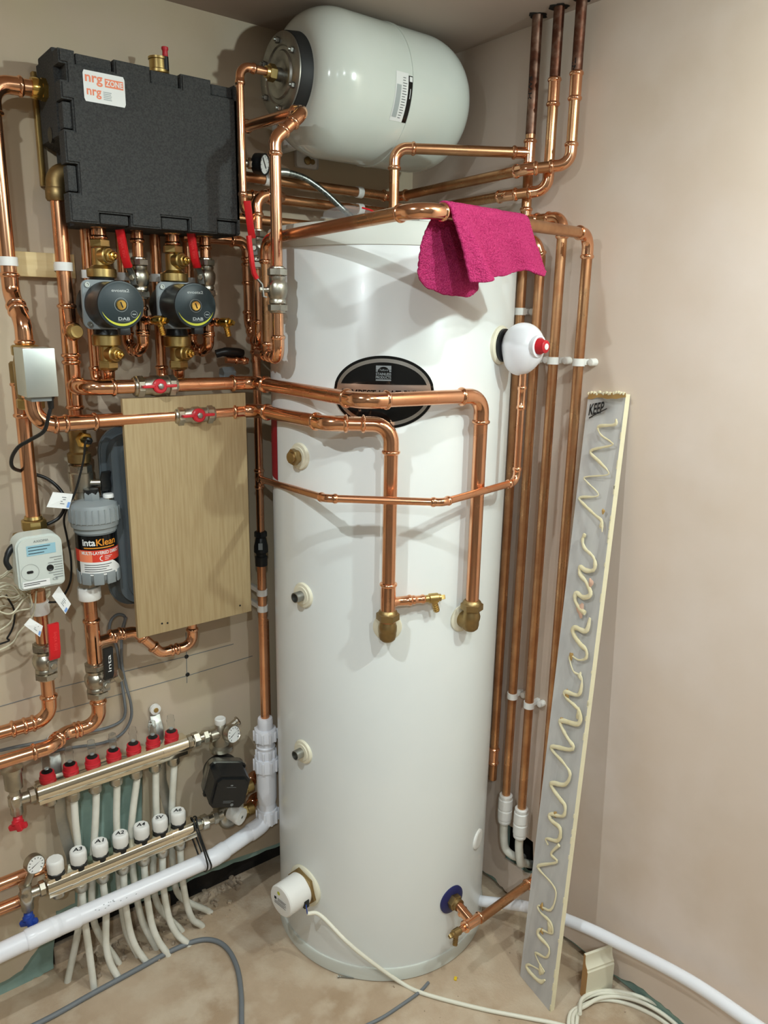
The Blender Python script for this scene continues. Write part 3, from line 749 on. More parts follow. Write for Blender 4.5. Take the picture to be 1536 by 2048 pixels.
copper('copper pipe half hidden behind the vertical pipe left of the cylinder', [(A(533, 1400, .035).x, -.035, A(531, 1240, .035).z), (A(533, 1400, .035).x, -.035, A(533, 1632, .035).z)], r22)

# ================================================================== pipe cluster between the box and the cylinder
def zz(px, py, off): return A(px, py, off).z
def xx(px, py, off): return A(px, py, off).x
WX = -.05
Ex, Ey, Fx, Fy = -.611, -.33, -.556, -.155
zE, zF = zz(550, 716, .33), zz(524, 682, .155)
copper('copper pipe before the left edge of the cylinder, turning over under the white vessel',
       [(PXx, PXy-.005, zE), (Ex, Ey, zE), (Ex, Ey, zz(551, 278, .33)), (xx(612, 220, .33), Ey, zz(612, 220, .33)), (xx(612, 220, .33), -.055, 1.955), (-.66, -.055, 1.955)], r22, br=.026)
copper('copper pipe hooking over to the wall just left of the cylinder lid',
       [(xx(497, 600, .05), WX-.004, zF), (Fx, Fy, zF), (Fx, Fy, 1.810), (-.487, Fy, 1.812), (-.487, WX-.015, 1.822)], r22, br=.027)
tee(bpy.data.objects['copper_pipe.001'] if False else [o for o in COL.objects if o.get('label', '').startswith('middle copper riser')][0], (-.487, WX, 1.822), (1, 0, 0), (0, -1, 0), r22)
vx = xx(497, 600, .05)
t = copper('copper pipe on the wall from under the foam box turning down behind the lever valves', [(-.68, WX, 1.724), (vx, WX, 1.724), (vx, WX, 1.545), (PXx, PXy, 1.505), (PXx, PXy, 1.46)], r22, br=.024)
straight_fit(t, (vx, WX, zz(497, 548, .05)), Z, r22, .05)
copper('copper pipe along the left wall just above the cylinder lid, third below the vessel', [(-.66, WX, 1.773), (-.10, WX, 1.771)], r22, **old)
for lab, px, py, z in (('white clip on the upper wall pipe under the vessel', 718, 386, 1.861), ('white clip on the wall pipe under the vessel, just above the towel pipe', 719, 420, 1.822), ('white clip on the upper wall pipe behind the pressure gauge', 534, 362, 1.861)):
    clip(lab, (xx(px, py, .05), WX, z), (1, 0, 0), (0, 1, 0), r22, .05)
_E = [o for o in COL.objects if o.get('label', '').startswith('copper pipe before the left edge')][0]
tee(_E, (-.5757, -.225, zE), (.078, .24, 0), Z, r22, L=.05, Lb=.028)
lever_valve('lever ball valve in front of the left edge of the cylinder, red handle pointing up', (Ex, Ey, zz(552, 580, .33)), Z, (-1, .25, 0), (-.12, .0, 1), r22, L=.084, hlen=.098, out=.030, wide=.014)
lever_valve('lever ball valve left of the cylinder lid, behind the nearer one, red handle pointing up', (Fx, Fy, zz(522, 500, .155)), Z, (-.62, -.78, 0), (-.16, -.06, 1), r22, L=.078, hlen=.090, out=.040, wide=.014)
# thin pipe from the vessel
sx = -.602
vz = 2.040
copper('thin copper pipe hooking from the vessel flange down along the end of the foam box', [(-.538, -.182, vz), (sx, -.182, vz), (sx, -.182, zz(486, 412, .182)), (sx+.045, -.140, zz(486, 412, .182)-.030)], r15*1.05, group='copper pipes', br=.022)
# little drain valve behind
t = thing('drain_valve', 'black handled drain valve low behind the pipes left of the cylinder', 'valve', A(455, 712, .09))
p0 = A(495, 722, .09); p1 = A(452, 720, .09)
MB().sweep([p0, p1], r15, seg=18).build('pipe', 'copper', t); straight_fit(t, p0.lerp(p1, .35), p1-p0, r15, .03)
MB().sweep(smooth([A(432, 708, .08), A(450, 704, .085), A(486, 706, .085)], 5), [.009]*5+[.0105]*5+[.008], seg=14).build('handle', 'black', t)
MB().nut(A(455, 747, .07), (1, 0, 0), .016, .03).build('body', 'filter_grey', t)

# ================================================================== expansion vessel
VX, VY, VZ, VR = -.512, -.182, vz, .1434
t = thing('expansion_vessel', 'white horizontal expansion vessel under the ceiling above the cylinder', 'vessel', (VX, VY, VZ-VR))
X = V((1, 0, 0)); p = V((VX, VY, VZ))
pr = [(.026, .070), (.030, .083)]
for i in range(1, 13):
    a = i/12*math.pi/2; pr.append((.030+.085*(1-math.cos(a)), .083+(VR-.083)*math.sin(a)))
pr += [(.235, VR), (.236, VR+.0016), (.243, VR+.0016), (.244, VR), (.345, VR)]
for i in range(1, 15):
    a = i/14*math.pi/2; pr.append((.345+.115*math.sin(a), max(VR*(math.cos(a))**.62, .002)))
MB().lathe(p, X, pr, seg=96).build('body', 'vessel_white', t)
MB().lathe(p, X, [(.004, .0795), (.006, .0805), (.030, .0835), (.031, .080)], seg=64).build('collar', 'rubber', t)
fl = MB().lathe(p, X, [(.006, .0785), (.001, .0785), (-.0005, .076), (0, .055), (.003, .052), (.003, .046), (-.001, .043), (-.001, .030), (.002, .026), (.002, .02)], seg=72).build('flange', 'steel', t)
mb = MB()
for k in range(6):
    a = k*math.pi/3+.5; q = p+V((0, math.cos(a), math.sin(a)))*.063
    mb.nut(q-X*.004, X, .0065, .007); mb.lathe(q-X*.007, -X, [(0, .0036), (.005, .0034)], seg=12)
for k in range(5):
    a = k*2*math.pi/5+.3; q = p+V((0, math.cos(a), math.sin(a)))*.067
mb.build('bolt', 'steel', fl)
MB().lathe(p, -X, [(-.002, .013), (.010, .0125)], seg=24).build('spigot', 'steel', t)
MB().nut(p-X*.018, X, .0165, .016).lathe(p-X*.028, X, [(-.004, .011), (.004, .012)], seg=20).build('union_nut', 'brass', t)
def vhit(px, py):
    d = ray(px, py); oy, oz = CAM.y-VY, CAM.z-VZ; a = d.y**2+d.z**2; b = oy*d.y+oz*d.z; cc = oy*oy+oz*oz-VR*VR
    s = (-b-math.sqrt(max(b*b-a*cc, 0)))/a; q = CAM+d*s; return q.x, math.atan2(q.z-VZ, q.y-VY) % (2*math.pi)
x0, a0 = vhit(787, 142); x1, a1 = vhit(822, 146); x2_, a2 = vhit(816, 247); x3, a3 = vhit(783, 241)
aT, aB = (a0+a1)/2, (a2+a3)/2; xl, xr = (x0+x3)/2, (x1+x2_)/2
vf = lambda off: (lambda u, v: V((xl+(xr-xl)*u, VY+(VR+off)*math.cos(aT+(aB-aT)*v), VZ+(VR+off)*math.sin(aT+(aB-aT)*v))))
mb = MB()
def vpatch(off, u0, u1, v0, v1, n=10):
    f = vf(off); vs = []
    for i in range(n+1): vs += [f(u0, v0+(v1-v0)*i/n), f(u1, v0+(v1-v0)*i/n)]
    mb.add(vs, [(2*i, 2*i+2, 2*i+3, 2*i+1) for i in range(n)])
mb.use('paper'); vpatch(.0006, 0, .72, 0, 1)
mb.use('black_gloss'); vpatch(.0006, .72, 1, .04, 1)
mb.use('grey_print'); vpatch(.0010, .06, .32, .26, .92)
mb.use('paper'); vpatch(.0010, .78, .94, .06, .16); vpatch(.0010, .84, .87, .3, .5)
mb.use('ink')
for k in range(16): vpatch(.0009, .40, .40+random.uniform(.12, .26), .10+k*.054, .112+k*.054, 1)
mb.build('label', None, t)
# wall bracket foot of the vessel
p = A(614, 322, .006)
br = MB(); br.box(p+V((0, .002, .02)), (.062, .005, .075), bev=.008)
bk = br.build('foot_bracket', 'white', t)
MB().lathe(p+V((0, -.002, 0)), (0, -1, 0), [(0, .009), (.003, .009), (.005, .006)], seg=18).lathe(p+V((.014, -.002, -.001)), (0, -1, 0), [(0, .006), (.003, .006)], seg=14).build('fixing_screw', 'brass_old', bk)
for sx_ in (.10, .34):
    MB().box((VX+sx_, -.035, VZ-.06), (.03, .07, .10), bev=.004).build('saddle', 'white', t)

# pressure gauge and braided hose
p = A(520, 328, .09); d = V((.52, -.84, -.12)).normalized(); s = Z.cross(d).normalized(); u = d.cross(s)
t = thing('pressure_gauge', 'small black pressure gauge under the white vessel', 'gauge', p)
MB().lathe(p, d, [(-.012, .018), (-.010, .0215), (.010, .0225), (.013, .0225), (.013, .0195), (.0105, .019)], seg=36).build('case', 'black', t)
fc = MB().lathe(p, d, [(.0095, .0192), (.011, .0192)], seg=36).build('dial', 'paper', t)
mb = MB(); f = flat(p+d*.0116, s, u); mb.use('ink')
for k in range(9):
    a = math.radians(-135+k*33.75+90); c_, s_ = math.cos(a), math.sin(a)
    mb.add([f(c_*.0175-s_*.0006, s_*.0175+c_*.0006), f(c_*.0175+s_*.0006, s_*.0175-c_*.0006), f(c_*.014+s_*.0006, s_*.014-c_*.0006), f(c_*.014-s_*.0006, s_*.014+c_*.0006)], [(0, 1, 2, 3)])
mb.build('scale', None, fc)
MB().ribbon([f(-.011, .012)+d*.001, f(.006, -.007)+d*.001], d, .0008, .0016).build('needle', 'ink', fc)
q = A(486, 326, .08)
MB().sweep([q, p-d*.010], .008, seg=16).nut(q.lerp(p, .45), p-q, .0115, .014).build('stem', 'nickel', t)
t = thing('braided_hose', 'braided steel filling hose sloping from behind the copper pipe to the cylinder lid', 'hose', A(705, 436, .12))
hp = smooth([A(545, 346, .08), A(572, 345, .085), A(610, 357, .09), A(650, 385, .10), A(682, 415, .11), A(712, 442, .12)], 8)
MB().sweep(hp, .0072, seg=16).build('hose', 'hose', t)
MB().sweep(hp[2:10], .0088, seg=16).build('ferrule', 'steel', t)

# ================================================================== insulated manifold box
bx0, bx1, bz0, bz1, yb, ym, yf = -.942, -.602, 1.724, 2.009, -.02, -.128, -.162
t = thing('insulated_box', 'dark grey foam insulated box with a white sticker on the left wall', 'insulation box', ((bx0+bx1)/2, yb, bz0))
w, h = bx1-bx0, bz1-bz0
def cren(nots, ww, hh):
    """rectangle outline with notches: side,start,end,depth"""
    out = []
    S = {'b': [], 'r': [], 't': [], 'l': []}
    for s_, a, b, d in nots: S[s_].append((a, b, d))
    out.append((0, 0))
    for a, b, d in sorted(S['b']): out += [(a, 0), (a, d), (b, d), (b, 0)]
    out.append((ww, 0))
    for a, b, d in sorted(S['r']): out += [(ww, a), (ww-d, a), (ww-d, b), (ww, b)]
    out.append((ww, hh))
    for a, b, d in sorted(S['t'], reverse=True): out += [(b, hh), (b, hh-d), (a, hh-d), (a, hh)]
    out.append((0, hh))
    for a, b, d in sorted(S['l'], reverse=True): out += [(0, b), (d, b), (d, a), (0, a)]
    return out
MB().prism([(.024, 0), (w, 0), (w, h), (0, h), (0, .150), (.024, .138)], (bx0, yb, bz0), (1, 0, 0), (0, 0, 1), (0, -1, 0), -(ym-yb), bev=.003).build('back_shell', 'epp', t, smooth=False)
lidp = cren([('t', .028, .098, .021), ('t', .165, .226, .026), ('t', .288, w-.001, .026), ('b', .052, .112, .020), ('b', .172, .232, .024), ('b', .292, w-.001, .028), ('l', .155, .205, .018), ('l', .05, .10, .020), ('l', .235, .262, .012)], w, h)
MB().prism(lidp, (bx0, ym+.001, bz0), (1, 0, 0), (0, 0, 1), (0, -1, 0), -(yf-ym), bev=.003).build('front_shell', 'epp', t, smooth=False)
# tabs of the back shell standing in the notches, a touch lower
for a, b, z0_, z1_ in ((.031, .095, h-.020, h-.001), (.168, .223, h-.025, h-.002), (.291, w-.003, h-.024, h-.004), (.055, .109, .001, .019), (.175, .229, .001, .023), (.295, w-.003, .002, .026)):
    MB().box((bx0+(a+b)/2, ym-.012, bz0+(z0_+z1_)/2), (b-a, .026, z1_-z0_), bev=.003).build('interlock_tab', 'epp', t, smooth=False)
for z0_, z1_ in ((.158, .202), (.053, .097)): MB().box((bx0+.010, ym-.012, bz0+(z0_+z1_)/2), (.016, .026, z1_-z0_), bev=.003).build('interlock_tab', 'epp', t, smooth=False)
MB().box((bx0+.016, (yb+ym)/2, bz1+.004), (.03, .09, .014), bev=.003).build('interlock_tab', 'epp', t, smooth=False)
q = V((bx0-.0006, -.075, A(112, 272, .075).z)); mb = MB().lathe(q, (-1, 0, 0), [(-.004, .014), (.0004, .014)], seg=24); mb.build('side_hole', 'black', t)
MB().box((bx0-.004, -.012, 1.90), (.008, .016, .20), bev=.001).build('mounting_bracket', 'brass', t)
# sticker
q = V((A(209, 178, -yf).x, yf-.0006, A(209, 178, -yf).z)); f = flat(q, (1, 0, 0), (0, 0, 1))
mb = MB(); mb.use('paper'); mb.add([f(a*.0375+(-.004 if a*b < 0 and 0 else 0), b*.0255) for a, b in ((-1, -.8), (-.94, -1), (.94, -1), (1, -.8), (1, .8), (.94, 1), (-.94, 1), (-1, .8))], [tuple(range(8))])
f = flat(q-V((0, .0004, 0)), (1, 0, 0), (0, 0, 1)); mb.use('orange')
text(mb, 'nrg', .031, .0165, f, u=-.0185, v=.010, bold=.0009); patch(mb, f, .001, .0345, .0170, .0030, 1); mb.use('paper'); text(mb, 'ZONE', .031, .0095, flat(q-V((0, .0009, 0)), (1, 0, 0), (0, 0, 1)), u=.0178, v=.0100, bold=.0006); mb.use('orange'); text(mb, 'nrg', .026, .0150, f, u=-.0195, v=-.0115, bold=.0008)
mb.use('grey_print'); 
for k in range(5): patch(mb, f, -.003, .012-.001*(k % 2), -.005-k*.003, -.0065-k*.003, 1)
mb.build('sticker', None, t)
# air vent on top
q = V((xx(317, 140, .085), -.085, bz1))
t = thing('air_vent', 'brass automatic air vent with red cap on top of the foam box', 'valve', q)
MB().lathe(q, Z, [(-.004, .019), (.004, .0195), (.006, .0165), (.011, .0165), (.013, .0205), (.018, .0205), (.020, .0175), (.036, .0172), (.037, .019), (.041, .019), (.042, .016)], seg=30).build('body', 'brass', t)
s_ = q+V((.010, -.012, .030))
MB().lathe(s_, Z, [(-.012, .0065), (.012, .0062)], seg=16).build('vent_neck', 'black', t)
MB().lathe(s_+Z*.012, Z, [(0, .0056), (.010, .005), (.013, .0068), (.017, .0065), (.018, .004)], seg=16).build('cap', 'red_plastic', t)
# left side connections
q = V((bx0, -OF, l1[0].z))
t = thing('brass_nipple', 'brass nut joining the leftmost copper pipe to the foam box', 'pipe fitting', q)
MB().nut(q+V((-.004, 0, 0)), X, .0195, .012).lathe(q+V((-.020, 0, 0)), X, [(-.006, .0175), (0, .0185), (.008, .0185), (.016, .0165)], seg=26).build('body', 'brass_bright', t)
q = V((x2, -OF, zz(107, 350, OF)))
t = thing('brass_elbow', 'brass elbow low on the left end of the foam box', 'pipe fitting', q)
arc, tl = arc_nodes(q+Z*.004, V((0, 0, 1)), V((1, 0, 0)), .018, 7)
MB().sweep([q-Z*.03]+arc+[q+V((.03, 0, .004))], [.0195]*10, seg=26).lathe(q-Z*.042, Z, [(-.004, .019), (0, .0215), (.016, .0215), (.02, .0195)], seg=28).build('body', 'brass_old', t)

# ================================================================== pump sets
YP = -.09
def pump_set(x, xw, pxs, side):
    """side: label words; pxs: pixel rows (top nut, coupling, valve, union, volute, union, valve, nut, U) measured on the photo"""
    xp = pxs['x']; z = lambda py: zz(xp, py, .09)
    t = copper('short copper pipe from the foam box into the %s pump' % side, [(x, YP, z(pxs['v1'])), (x, YP, z(pxs['n0']))], r22)
    za, zb_ = z(pxs['c1']), z(pxs['c0'])
    straight_fit(t, (x, YP, (za+zb_)/2), Z, r22*1.12, zb_-za)
    q = MB().nut((x, YP, z(pxs['n0'])-.006), Z, .0195, .018).lathe((x, YP, z(pxs['n0'])-.017), Z, [(-.002, .018), (.002, .019)], seg=24).build('nut', 'brass_bright', t)
    for nm, va_, vb_, sp, un0, un1, w_ in (('upper', pxs['v0'], pxs['v1'], pxs['s0'], pxs['u0'], pxs['u1'], 1), ('lower', pxs['v3'], pxs['v2'], pxs['s1'], pxs['u3'], pxs['u2'], -1)):
        zc = (z(va_)+z(vb_))/2; hh = abs(z(va_)-z(vb_))
        t = thing('isolating_valve', 'brass isolating valve %s the %s pump' % ('above' if w_ > 0 else 'below', side), 'valve', (x, YP, zc))
        MB().lathe((x, YP, zc), Z*w_, [(-hh*.62, .026), (-hh*.5, .022), (-hh*.42, .0165), (hh*.2, .0165), (hh*.22, .0145)], seg=28).nut((x, YP, zc+w_*hh*.40), Z, .0205, hh*.30).build('body', 'brass', t)
        d = V((.36, -.93, .0)).normalized(); q = V((x, YP, z(sp)))
        sp_ = MB().lathe(q, d, [(.008, .0165), (.024, .0165), (.026, .0145)], seg=26).nut(q+d*.030, d, .0125, .009).build('spindle_housing', 'brass', t)
        MB().lathe(q, d, [(.033, .009), (.036, .0092), (.040, .0082), (.041, .006)], seg=20).lathe(q, d, [(.041, .0045), (.046, .0042), (.047, .0025)], seg=12).build('spindle', 'brass_bright', sp_)
        zu = (z(un0)+z(un1))/2; hu = abs(z(un0)-z(un1))
        MB().lathe((x, YP, zu), Z, [(-hu*.5, .026), (-hu*.4, .0285), (hu*.4, .0285), (hu*.5, .026)], seg=10, rot=.2).build('union_nut', 'brass', t)
    zt_, zb2 = z(pxs['u1'])+.002, z(pxs['u2'])-.002
    px, py = pxs['disc']; pc = A(px, py, .195); zc = A(px, py, .16).z; xc = x-.002
    t = thing('circulation_pump', '%s black circulation pump hanging under the foam box' % side, 'pump', (x, YP, zc))
    MB().sweep([(x, YP, zt_), (x, YP, zt_-.02), (x, YP, zc), (x, YP, zb2+.02), (x, YP, zb2)], [.024, .020, .024, .020, .024], seg=28).lathe((x, YP+.042, zc), (0, -1, 0), [(0, .030), (.006, .044), (.052, .046), (.056, .044)], seg=40).build('volute', 'black', t)
    hw = .047; pl_ = []
    for k in range(4):
        for j in range(5):
            a = k*math.pi/2+j*math.pi/8; cx, cy = (hw-.014)*(1 if k in (0, 3) else -1), (hw-.014)*(1 if k in (0, 1) else -1)
            pl_.append((cx+.014*math.cos(a), cy+.014*math.sin(a)))
    pt = MB().prism(pl_, (xc, -.108, zc), (1, 0, 0), (0, 0, 1), (0, -1, 0), .008, bev=.0015).build('flange', 'filter_grey', t)
    for a, b in ((-1, 1), (-1, -1), (1, 1), (1, -1)):
        MB().lathe((xc+a*.037, -.116, zc+b*.037), (0, -1, 0), [(0, .005), (.004, .005), (.004, .003), (.002, .0025)], seg=16).build('screw', 'steel', pt)
    MB().lathe((xc, -.116, zc), (0, -1, 0), [(0, .0445), (.03, .0432), (.066, .0415), (.070, .043), (.076, .0448), (.0775, .0438)], seg=56).build('motor_housing', 'black', t)
    fy = -.116-.0775; o_ = V((xc, fy, zc)); f = flat(o_-V((0, .0003, 0)), (1, 0, 0), (0, 0, 1))
    fp = MB().lathe(o_, (0, -1, 0), [(-.002, .0437), (.0, .0432), (.0005, .040), (.0008, .0395)], seg=56).build('faceplate', 'pump_face', t)
    mb = MB(); f = flat(o_-V((0, .0011, 0)), (1, 0, 0), (0, 0, 1))
    mb.use('lime'); vs = []
    for k in range(25):
        a = math.radians(198+k*(146/24)); wd = .0045*math.sin(math.pi*k/24)
        vs += [f(.0392*math.cos(a), .0392*math.sin(a)), f((.0392-wd)*math.cos(a), (.0392-wd)*math.sin(a))]
    mb.add(vs, [(2*k, 2*k+2, 2*k+3, 2*k+1) for k in range(24)])
    mb.use('grey_print'); text(mb, 'evosta2', .034, .0058, f, v=.0262, bold=.0003); text(mb, 'DAB', .0225, .0058, f, v=-.0255, u=.004, bold=.0006)
    patch(mb, f, -.0085, .0165, -.0296, -.0300, 1)
    for rr, cx, cy in ((.0128, 0, 0), (.0064, .024, -.017)):
        vs = []
        for k in range(29):
            a = k*2*math.pi/28; vs += [f(cx+rr*math.cos(a), cy+rr*math.sin(a)), f(cx+(rr-.0005)*math.cos(a), cy+(rr-.0005)*math.sin(a))]
        mb.add(vs, [(2*k, 2*k+2, 2*k+3, 2*k+1) for k in range(28)])
    patch(mb, f, .0205, .0275, -.0162, -.0178, 1)
    mb.build('print', None, fp)
    sc = MB().lathe(o_, (0, -1, 0), [(.0, .0098), (.003, .0095), (.004, .0085), (.0042, .0)], seg=26, cap=False).build('vent_screw', 'brass_bright', t)
    MB().box(o_-V((0, .0045, 0)), (.002, .001, .011), X=(.94, 0, .34), Y=(0, 1, 0)).build('slot', 'ink', sc)
    MB().box((xc+.006, fy+.010, zc-.049), (.020, .018, .014), bev=.002).build('connector', 'black', t)
    zb3 = z(pxs['U'])
    t = copper('copper pipe turning under the %s pump and climbing the wall behind it' % side, [(x, YP, z(pxs['v2'])), (x, YP, zb3), (xw, -.042, zb3), (xw, -.042, 1.76)], r22, br=.0215, sock=.016)
    MB().nut((x, YP, z(pxs['nb'])), Z, .0195, .017).lathe((x, YP, z(pxs['nb'])-.008), Z, [(-.003, .0175), (.002, .019)], seg=24).build('nut', 'brass', t)
    clip('white clip on the wall pipe behind the %s pump' % side, (xw, -.042, zz(pxs['cl'][0], pxs['cl'][1], .042)), Z, (0, 1, 0), r22, .042)
def xat(px, py): return xx(px, py, .09)
pump_set(-.8705, xx(181, 600, .042), dict(x=206, n0=434, c0=447, c1=481, v0=482, v1=535, s0=513, u0=537, u1=556, u2=669, u3=692, v2=735, v3=690, s1=708, nb=729, U=772, disc=(240, 610), cl=(168, 548)), 'left')
pump_set(-.7195, xx(316, 600, .042), dict(x=350, n0=449, c0=461, c1=493, v0=494, v1=545, s0=522, u0=546, u1=564, u2=671, u3=694, v2=734, v3=692, s1=706, nb=728, U=768, disc=(393, 612), cl=(311, 556)), 'right')
def return_set(x, xw, pq, side, dd):
    xp = pq['x']; z = lambda py: zz(xp, py, .09)
    t = copper('copper return pipe from the foam box beside the %s pump, turning back up the wall' % side, [(x, YP, z(pq['n0'])), (x, YP, z(pq['U'])), (xw, -.042, z(pq['U'])+.006), (xw, -.042, 1.76)], r22, br=.0225, sock=.016)
    straight_fit(t, (x, YP, (z(pq['c0'])+z(pq['c1']))/2), Z, r22, z(pq['c0'])-z(pq['c1']))
    MB().nut((x, YP, z(pq['n0'])-.006), Z, .0185, .018).lathe((x, YP, z(pq['n0'])-.017), Z, [(-.002, .017), (.002, .018)], seg=24).build('nut', 'brass_bright', t)
    d = V(dd).normalized()
    tee(t, (x, YP, z(pq['t'])), Z, d, r22, r15, L=.056, Lb=.032)
    drain_cock('brass drain cock on the return pipe beside the %s pump' % side, V((x, YP, z(pq['t'])))+d*.034, d, (.2, -.1, -1), 'brass_bright', 1.0)
    lever_valve('lever ball valve beside the %s pump, red handle pointing up' % side, (x, YP, z(pq['v'])), Z, (-.75, -.66, 0), (-.16, -.05, 1), r22, L=.078, hlen=.090, out=.028, wide=.016, txt='inta valve')
    clip('white clip on the wall pipe behind the lever valve of the %s pump' % side, (xw, -.042, zz(*pq['cl'], .042)), Z, (0, 1, 0), r22, .042)
return_set(-.7945, xx(250, 600, .042), dict(x=280, n0=440, c0=453, c1=487, v=557, t=640, U=704, cl=(240, 553)), 'left', (.35, -.93, 0))
return_set(xat(411, 520), xx(381, 620, .042), dict(x=412, n0=455, c0=466, c1=500, v=556, t=644, U=704, cl=(377, 563)), 'right', (.35, -.93, 0))

# softwood batten and the clips on it
p0, p1 = A(30, 530, .012), A(146, 528, .012)
mb = MB().box(((p0.x+p1.x)/2-.01, -.012, A(90, 530, .024).z), (p1.x-p0.x+.02, .024, .046), bev=.001)
tag(mb.build('timber_batten', 'timber'), 'short softwood batten on the wall behind the two thick pipes on the left', 'batten')
clip('white clip on the leftmost thick pipe, at the timber batten', (-1.036, -OF, zz(18, 523, OF)), Z, (0, 1, 0), r28, OF-.024)
clip('white clip on the second thick pipe, at the timber batten', (x2, -OF, zz(119, 533, OF)), Z, (0, 1, 0), r28, OF-.024)

# ================================================================== motorised valve, heat meter, filter
Xv, Zv = V((1, 0, 0)), Z
q = V((va.x, -.13, (va.z+vb.z)/2))
t = thing('motorised_valve', 'motorised valve with a silver metal actuator box on the left', 'valve', q)
hv = (va.z-vb.z)/2
MB().lathe(q, Z, [(-hv*.7, .021), (-hv*.4, .024), (hv*.4, .024), (hv*.7, .021)], seg=28).build('body', 'brass_old', t)
for s_, nm in ((1, 'nut'), (-1, 'nut')):
    MB().nut(q+Z*s_*hv*.86, Z, .0255, .020, seg=8).lathe(q+Z*s_*hv, Z*s_, [(-.01, .021), (.0, .0195), (.003, .016)], seg=26).build(nm, 'brass', t)
fy = -.212; a = A(45, 697, -fy); b = A(110, 697, -fy); cbt = A(54, 796, -fy)
x0_, x1_ = (a.x+cbt.x)/2, (b.x+A(117, 796, -fy).x)/2; z1_, z0_ = a.z, cbt.z
bx = MB().box(((x0_+x1_)/2, fy+.034, (z0_+z1_)/2), (x1_-x0_, .068, z1_-z0_), bev=.0015).build('actuator_cover', 'alu', t)
MB().box(((x0_+x1_)/2, fy+.036, z0_-.004), (.036, .05, .010), bev=.002).build('actuator_base', 'filter_grey', t)
g = V((x1_-.010, fy+.02, z0_))
MB().lathe(g, -Z, [(-.002, .0075), (.004, .0078), (.006, .0062), (.022, .0052), (.024, .0042)], seg=18).build('cable_gland', 'black', t)
pipe_thing('cable', 'black cable looping from the silver actuator box round behind the meter pipe', 'cable',
    [g-Z*.02, A(97, 832, .19), A(88, 862, .18), A(60, 880, .15), A(36, 895, .13), A(23, 918, .11), A(28, 937, .09), A(60, 946, .035), A(95, 958, .03), A(122, 982, .04), A(131, 1008, .06), A(118, 1035, .06), A(95, 1048, .06), A(84, 1049, .07)], .0036, 'black')
# meter pipe
mx = xx(48, 850, OF)
t = thing('copper_pipe', 'copper pipe behind the silver actuator box, going down to the heat meter', 'pipe', (mx, -OF, zz(62, 1050, OF)), 'copper pipes')
MB().sweep([(mx, -OF, zz(62, 1050, OF)), (mx, -OF, zz(30, 748, OF))], r28, seg=24).build('pipe', 'copper', t)
MB().lathe((mx, -OF, zz(30, 748, OF)), Z, [(-.02, .0165), (.02, .0165), (.024, .013)], seg=24).build('cap', 'brass_old', t)
straight_fit(t, (mx, -OF, zz(38, 800, OF)), Z, r28, .07)
mb = MB(); zt1 = zz(60, 1040, OF); mb.lathe((mx, -OF, zt1+.004), Z, [(-.002, .018), (.004, .0165)], seg=26); mb.nut((mx, -OF, zt1-.010), Z, .0245, .022, seg=8); mb.lathe((mx, -OF, zt1-.052), Z, [(0, .019), (.030, .0205), (.034, .017)], seg=12)
tag(mb.build('compression_nut', 'brass'), 'brass compression nut on the pipe above the heat meter', 'pipe fitting')
fy = -.150
mc = [A(px, py, -fy) for px, py in ((30, 1076), (122, 1066), (132, 1166), (38, 1186))]
mxc = sum(p.x for p in mc)/4; mzc = sum(p.z for p in mc)/4; mw = (mc[1].x-mc[0].x+mc[2].x-mc[3].x)/2; mh = (mc[0].z-mc[3].z+mc[1].z-mc[2].z)/2
t = thing('heat_meter', 'pale grey heat meter with a small blue display on the left wall', 'meter', (mxc, -.09, mzc-mh/2))
def rr(w, h, rtop, rbot=None, n=6):
    rbot = rbot or rtop; out = []
    for cx, cy, a0, r in ((w/2-rtop, h/2-rtop, 0, rtop), (-w/2+rtop, h/2-rtop, 90, rtop), (-w/2+rbot, -h/2+rbot, 180, rbot), (w/2-rbot, -h/2+rbot, 270, rbot)):
        for j in range(n+1):
            a = math.radians(a0+90*j/n); out.append((cx+r*math.cos(a), cy+r*math.sin(a)))
    return out
o_ = V((mxc, -.105, mzc))
MB().prism(rr(mw, mh, .022, .010), o_, (1, 0, 0), (0, 0, 1), (0, -1, 0), -(fy+.105), bev=.004).build('housing', 'meter_grey', t)
MB().box((mxc+.004, -.082, mzc), (mw*.75, .05, mh*.8), bev=.006).build('flow_body', 'brass_old', t)
f = flat((mxc, fy-.0006, mzc), (1, 0, 0), (0, 0, 1)); g2 = flat((mxc, fy-.0012, mzc), (1, 0, 0), (0, 0, 1))
lc = MB(); lc.use('lcd'); patch(lc, f, -.024, .030, mh*.33, mh*.14, 1); lc.use('ink')
for k in range(3): patch(lc, g2, -.021, .020-.006*k, mh*.30-k*.006, mh*.30-k*.006-.0012, 1)
lc.build('display', None, t)
mb = MB(); mb.use('grey_ink'); text(mb, 'AXIOMA', .028, .0048, g2, v=mh*.40, u=.004)
for k in range(9):
    w_ = random.uniform(.014, .028); yy = mh*.06-k*.0052; patch(mb, g2, mw*.46-w_, mw*.46, yy, yy-.0011, 1)
text(mb, 'CE', .010, .005, g2, u=.024, v=-mh*.36)
vs = []
for k in range(33):
    a = k*2*math.pi/32; vs += [g2(-.021+.0165*math.cos(a), -mh*.16+.0165*math.sin(a)), g2(-.021+.0160*math.cos(a), -mh*.16+.0160*math.sin(a))]
mb.add(vs, [(2*k, 2*k+2, 2*k+3, 2*k+1) for k in range(32)])
mb.build('print', None, t)
MB().prism(rr(.012, .0052, .0025), (mxc-.021, fy, mzc-mh*.16), (1, 0, 0), (0, 0, 1), (0, -1, 0), .0012).build('optical_port', 'ink', t)
MB().lathe((mxc+.0165, fy, mzc-mh*.14), (0, -1, 0), [(-.001, .0068), (.0015, .0066), (.0018, .005), (.0008, .0035)], seg=22).build('button', 'black', t)
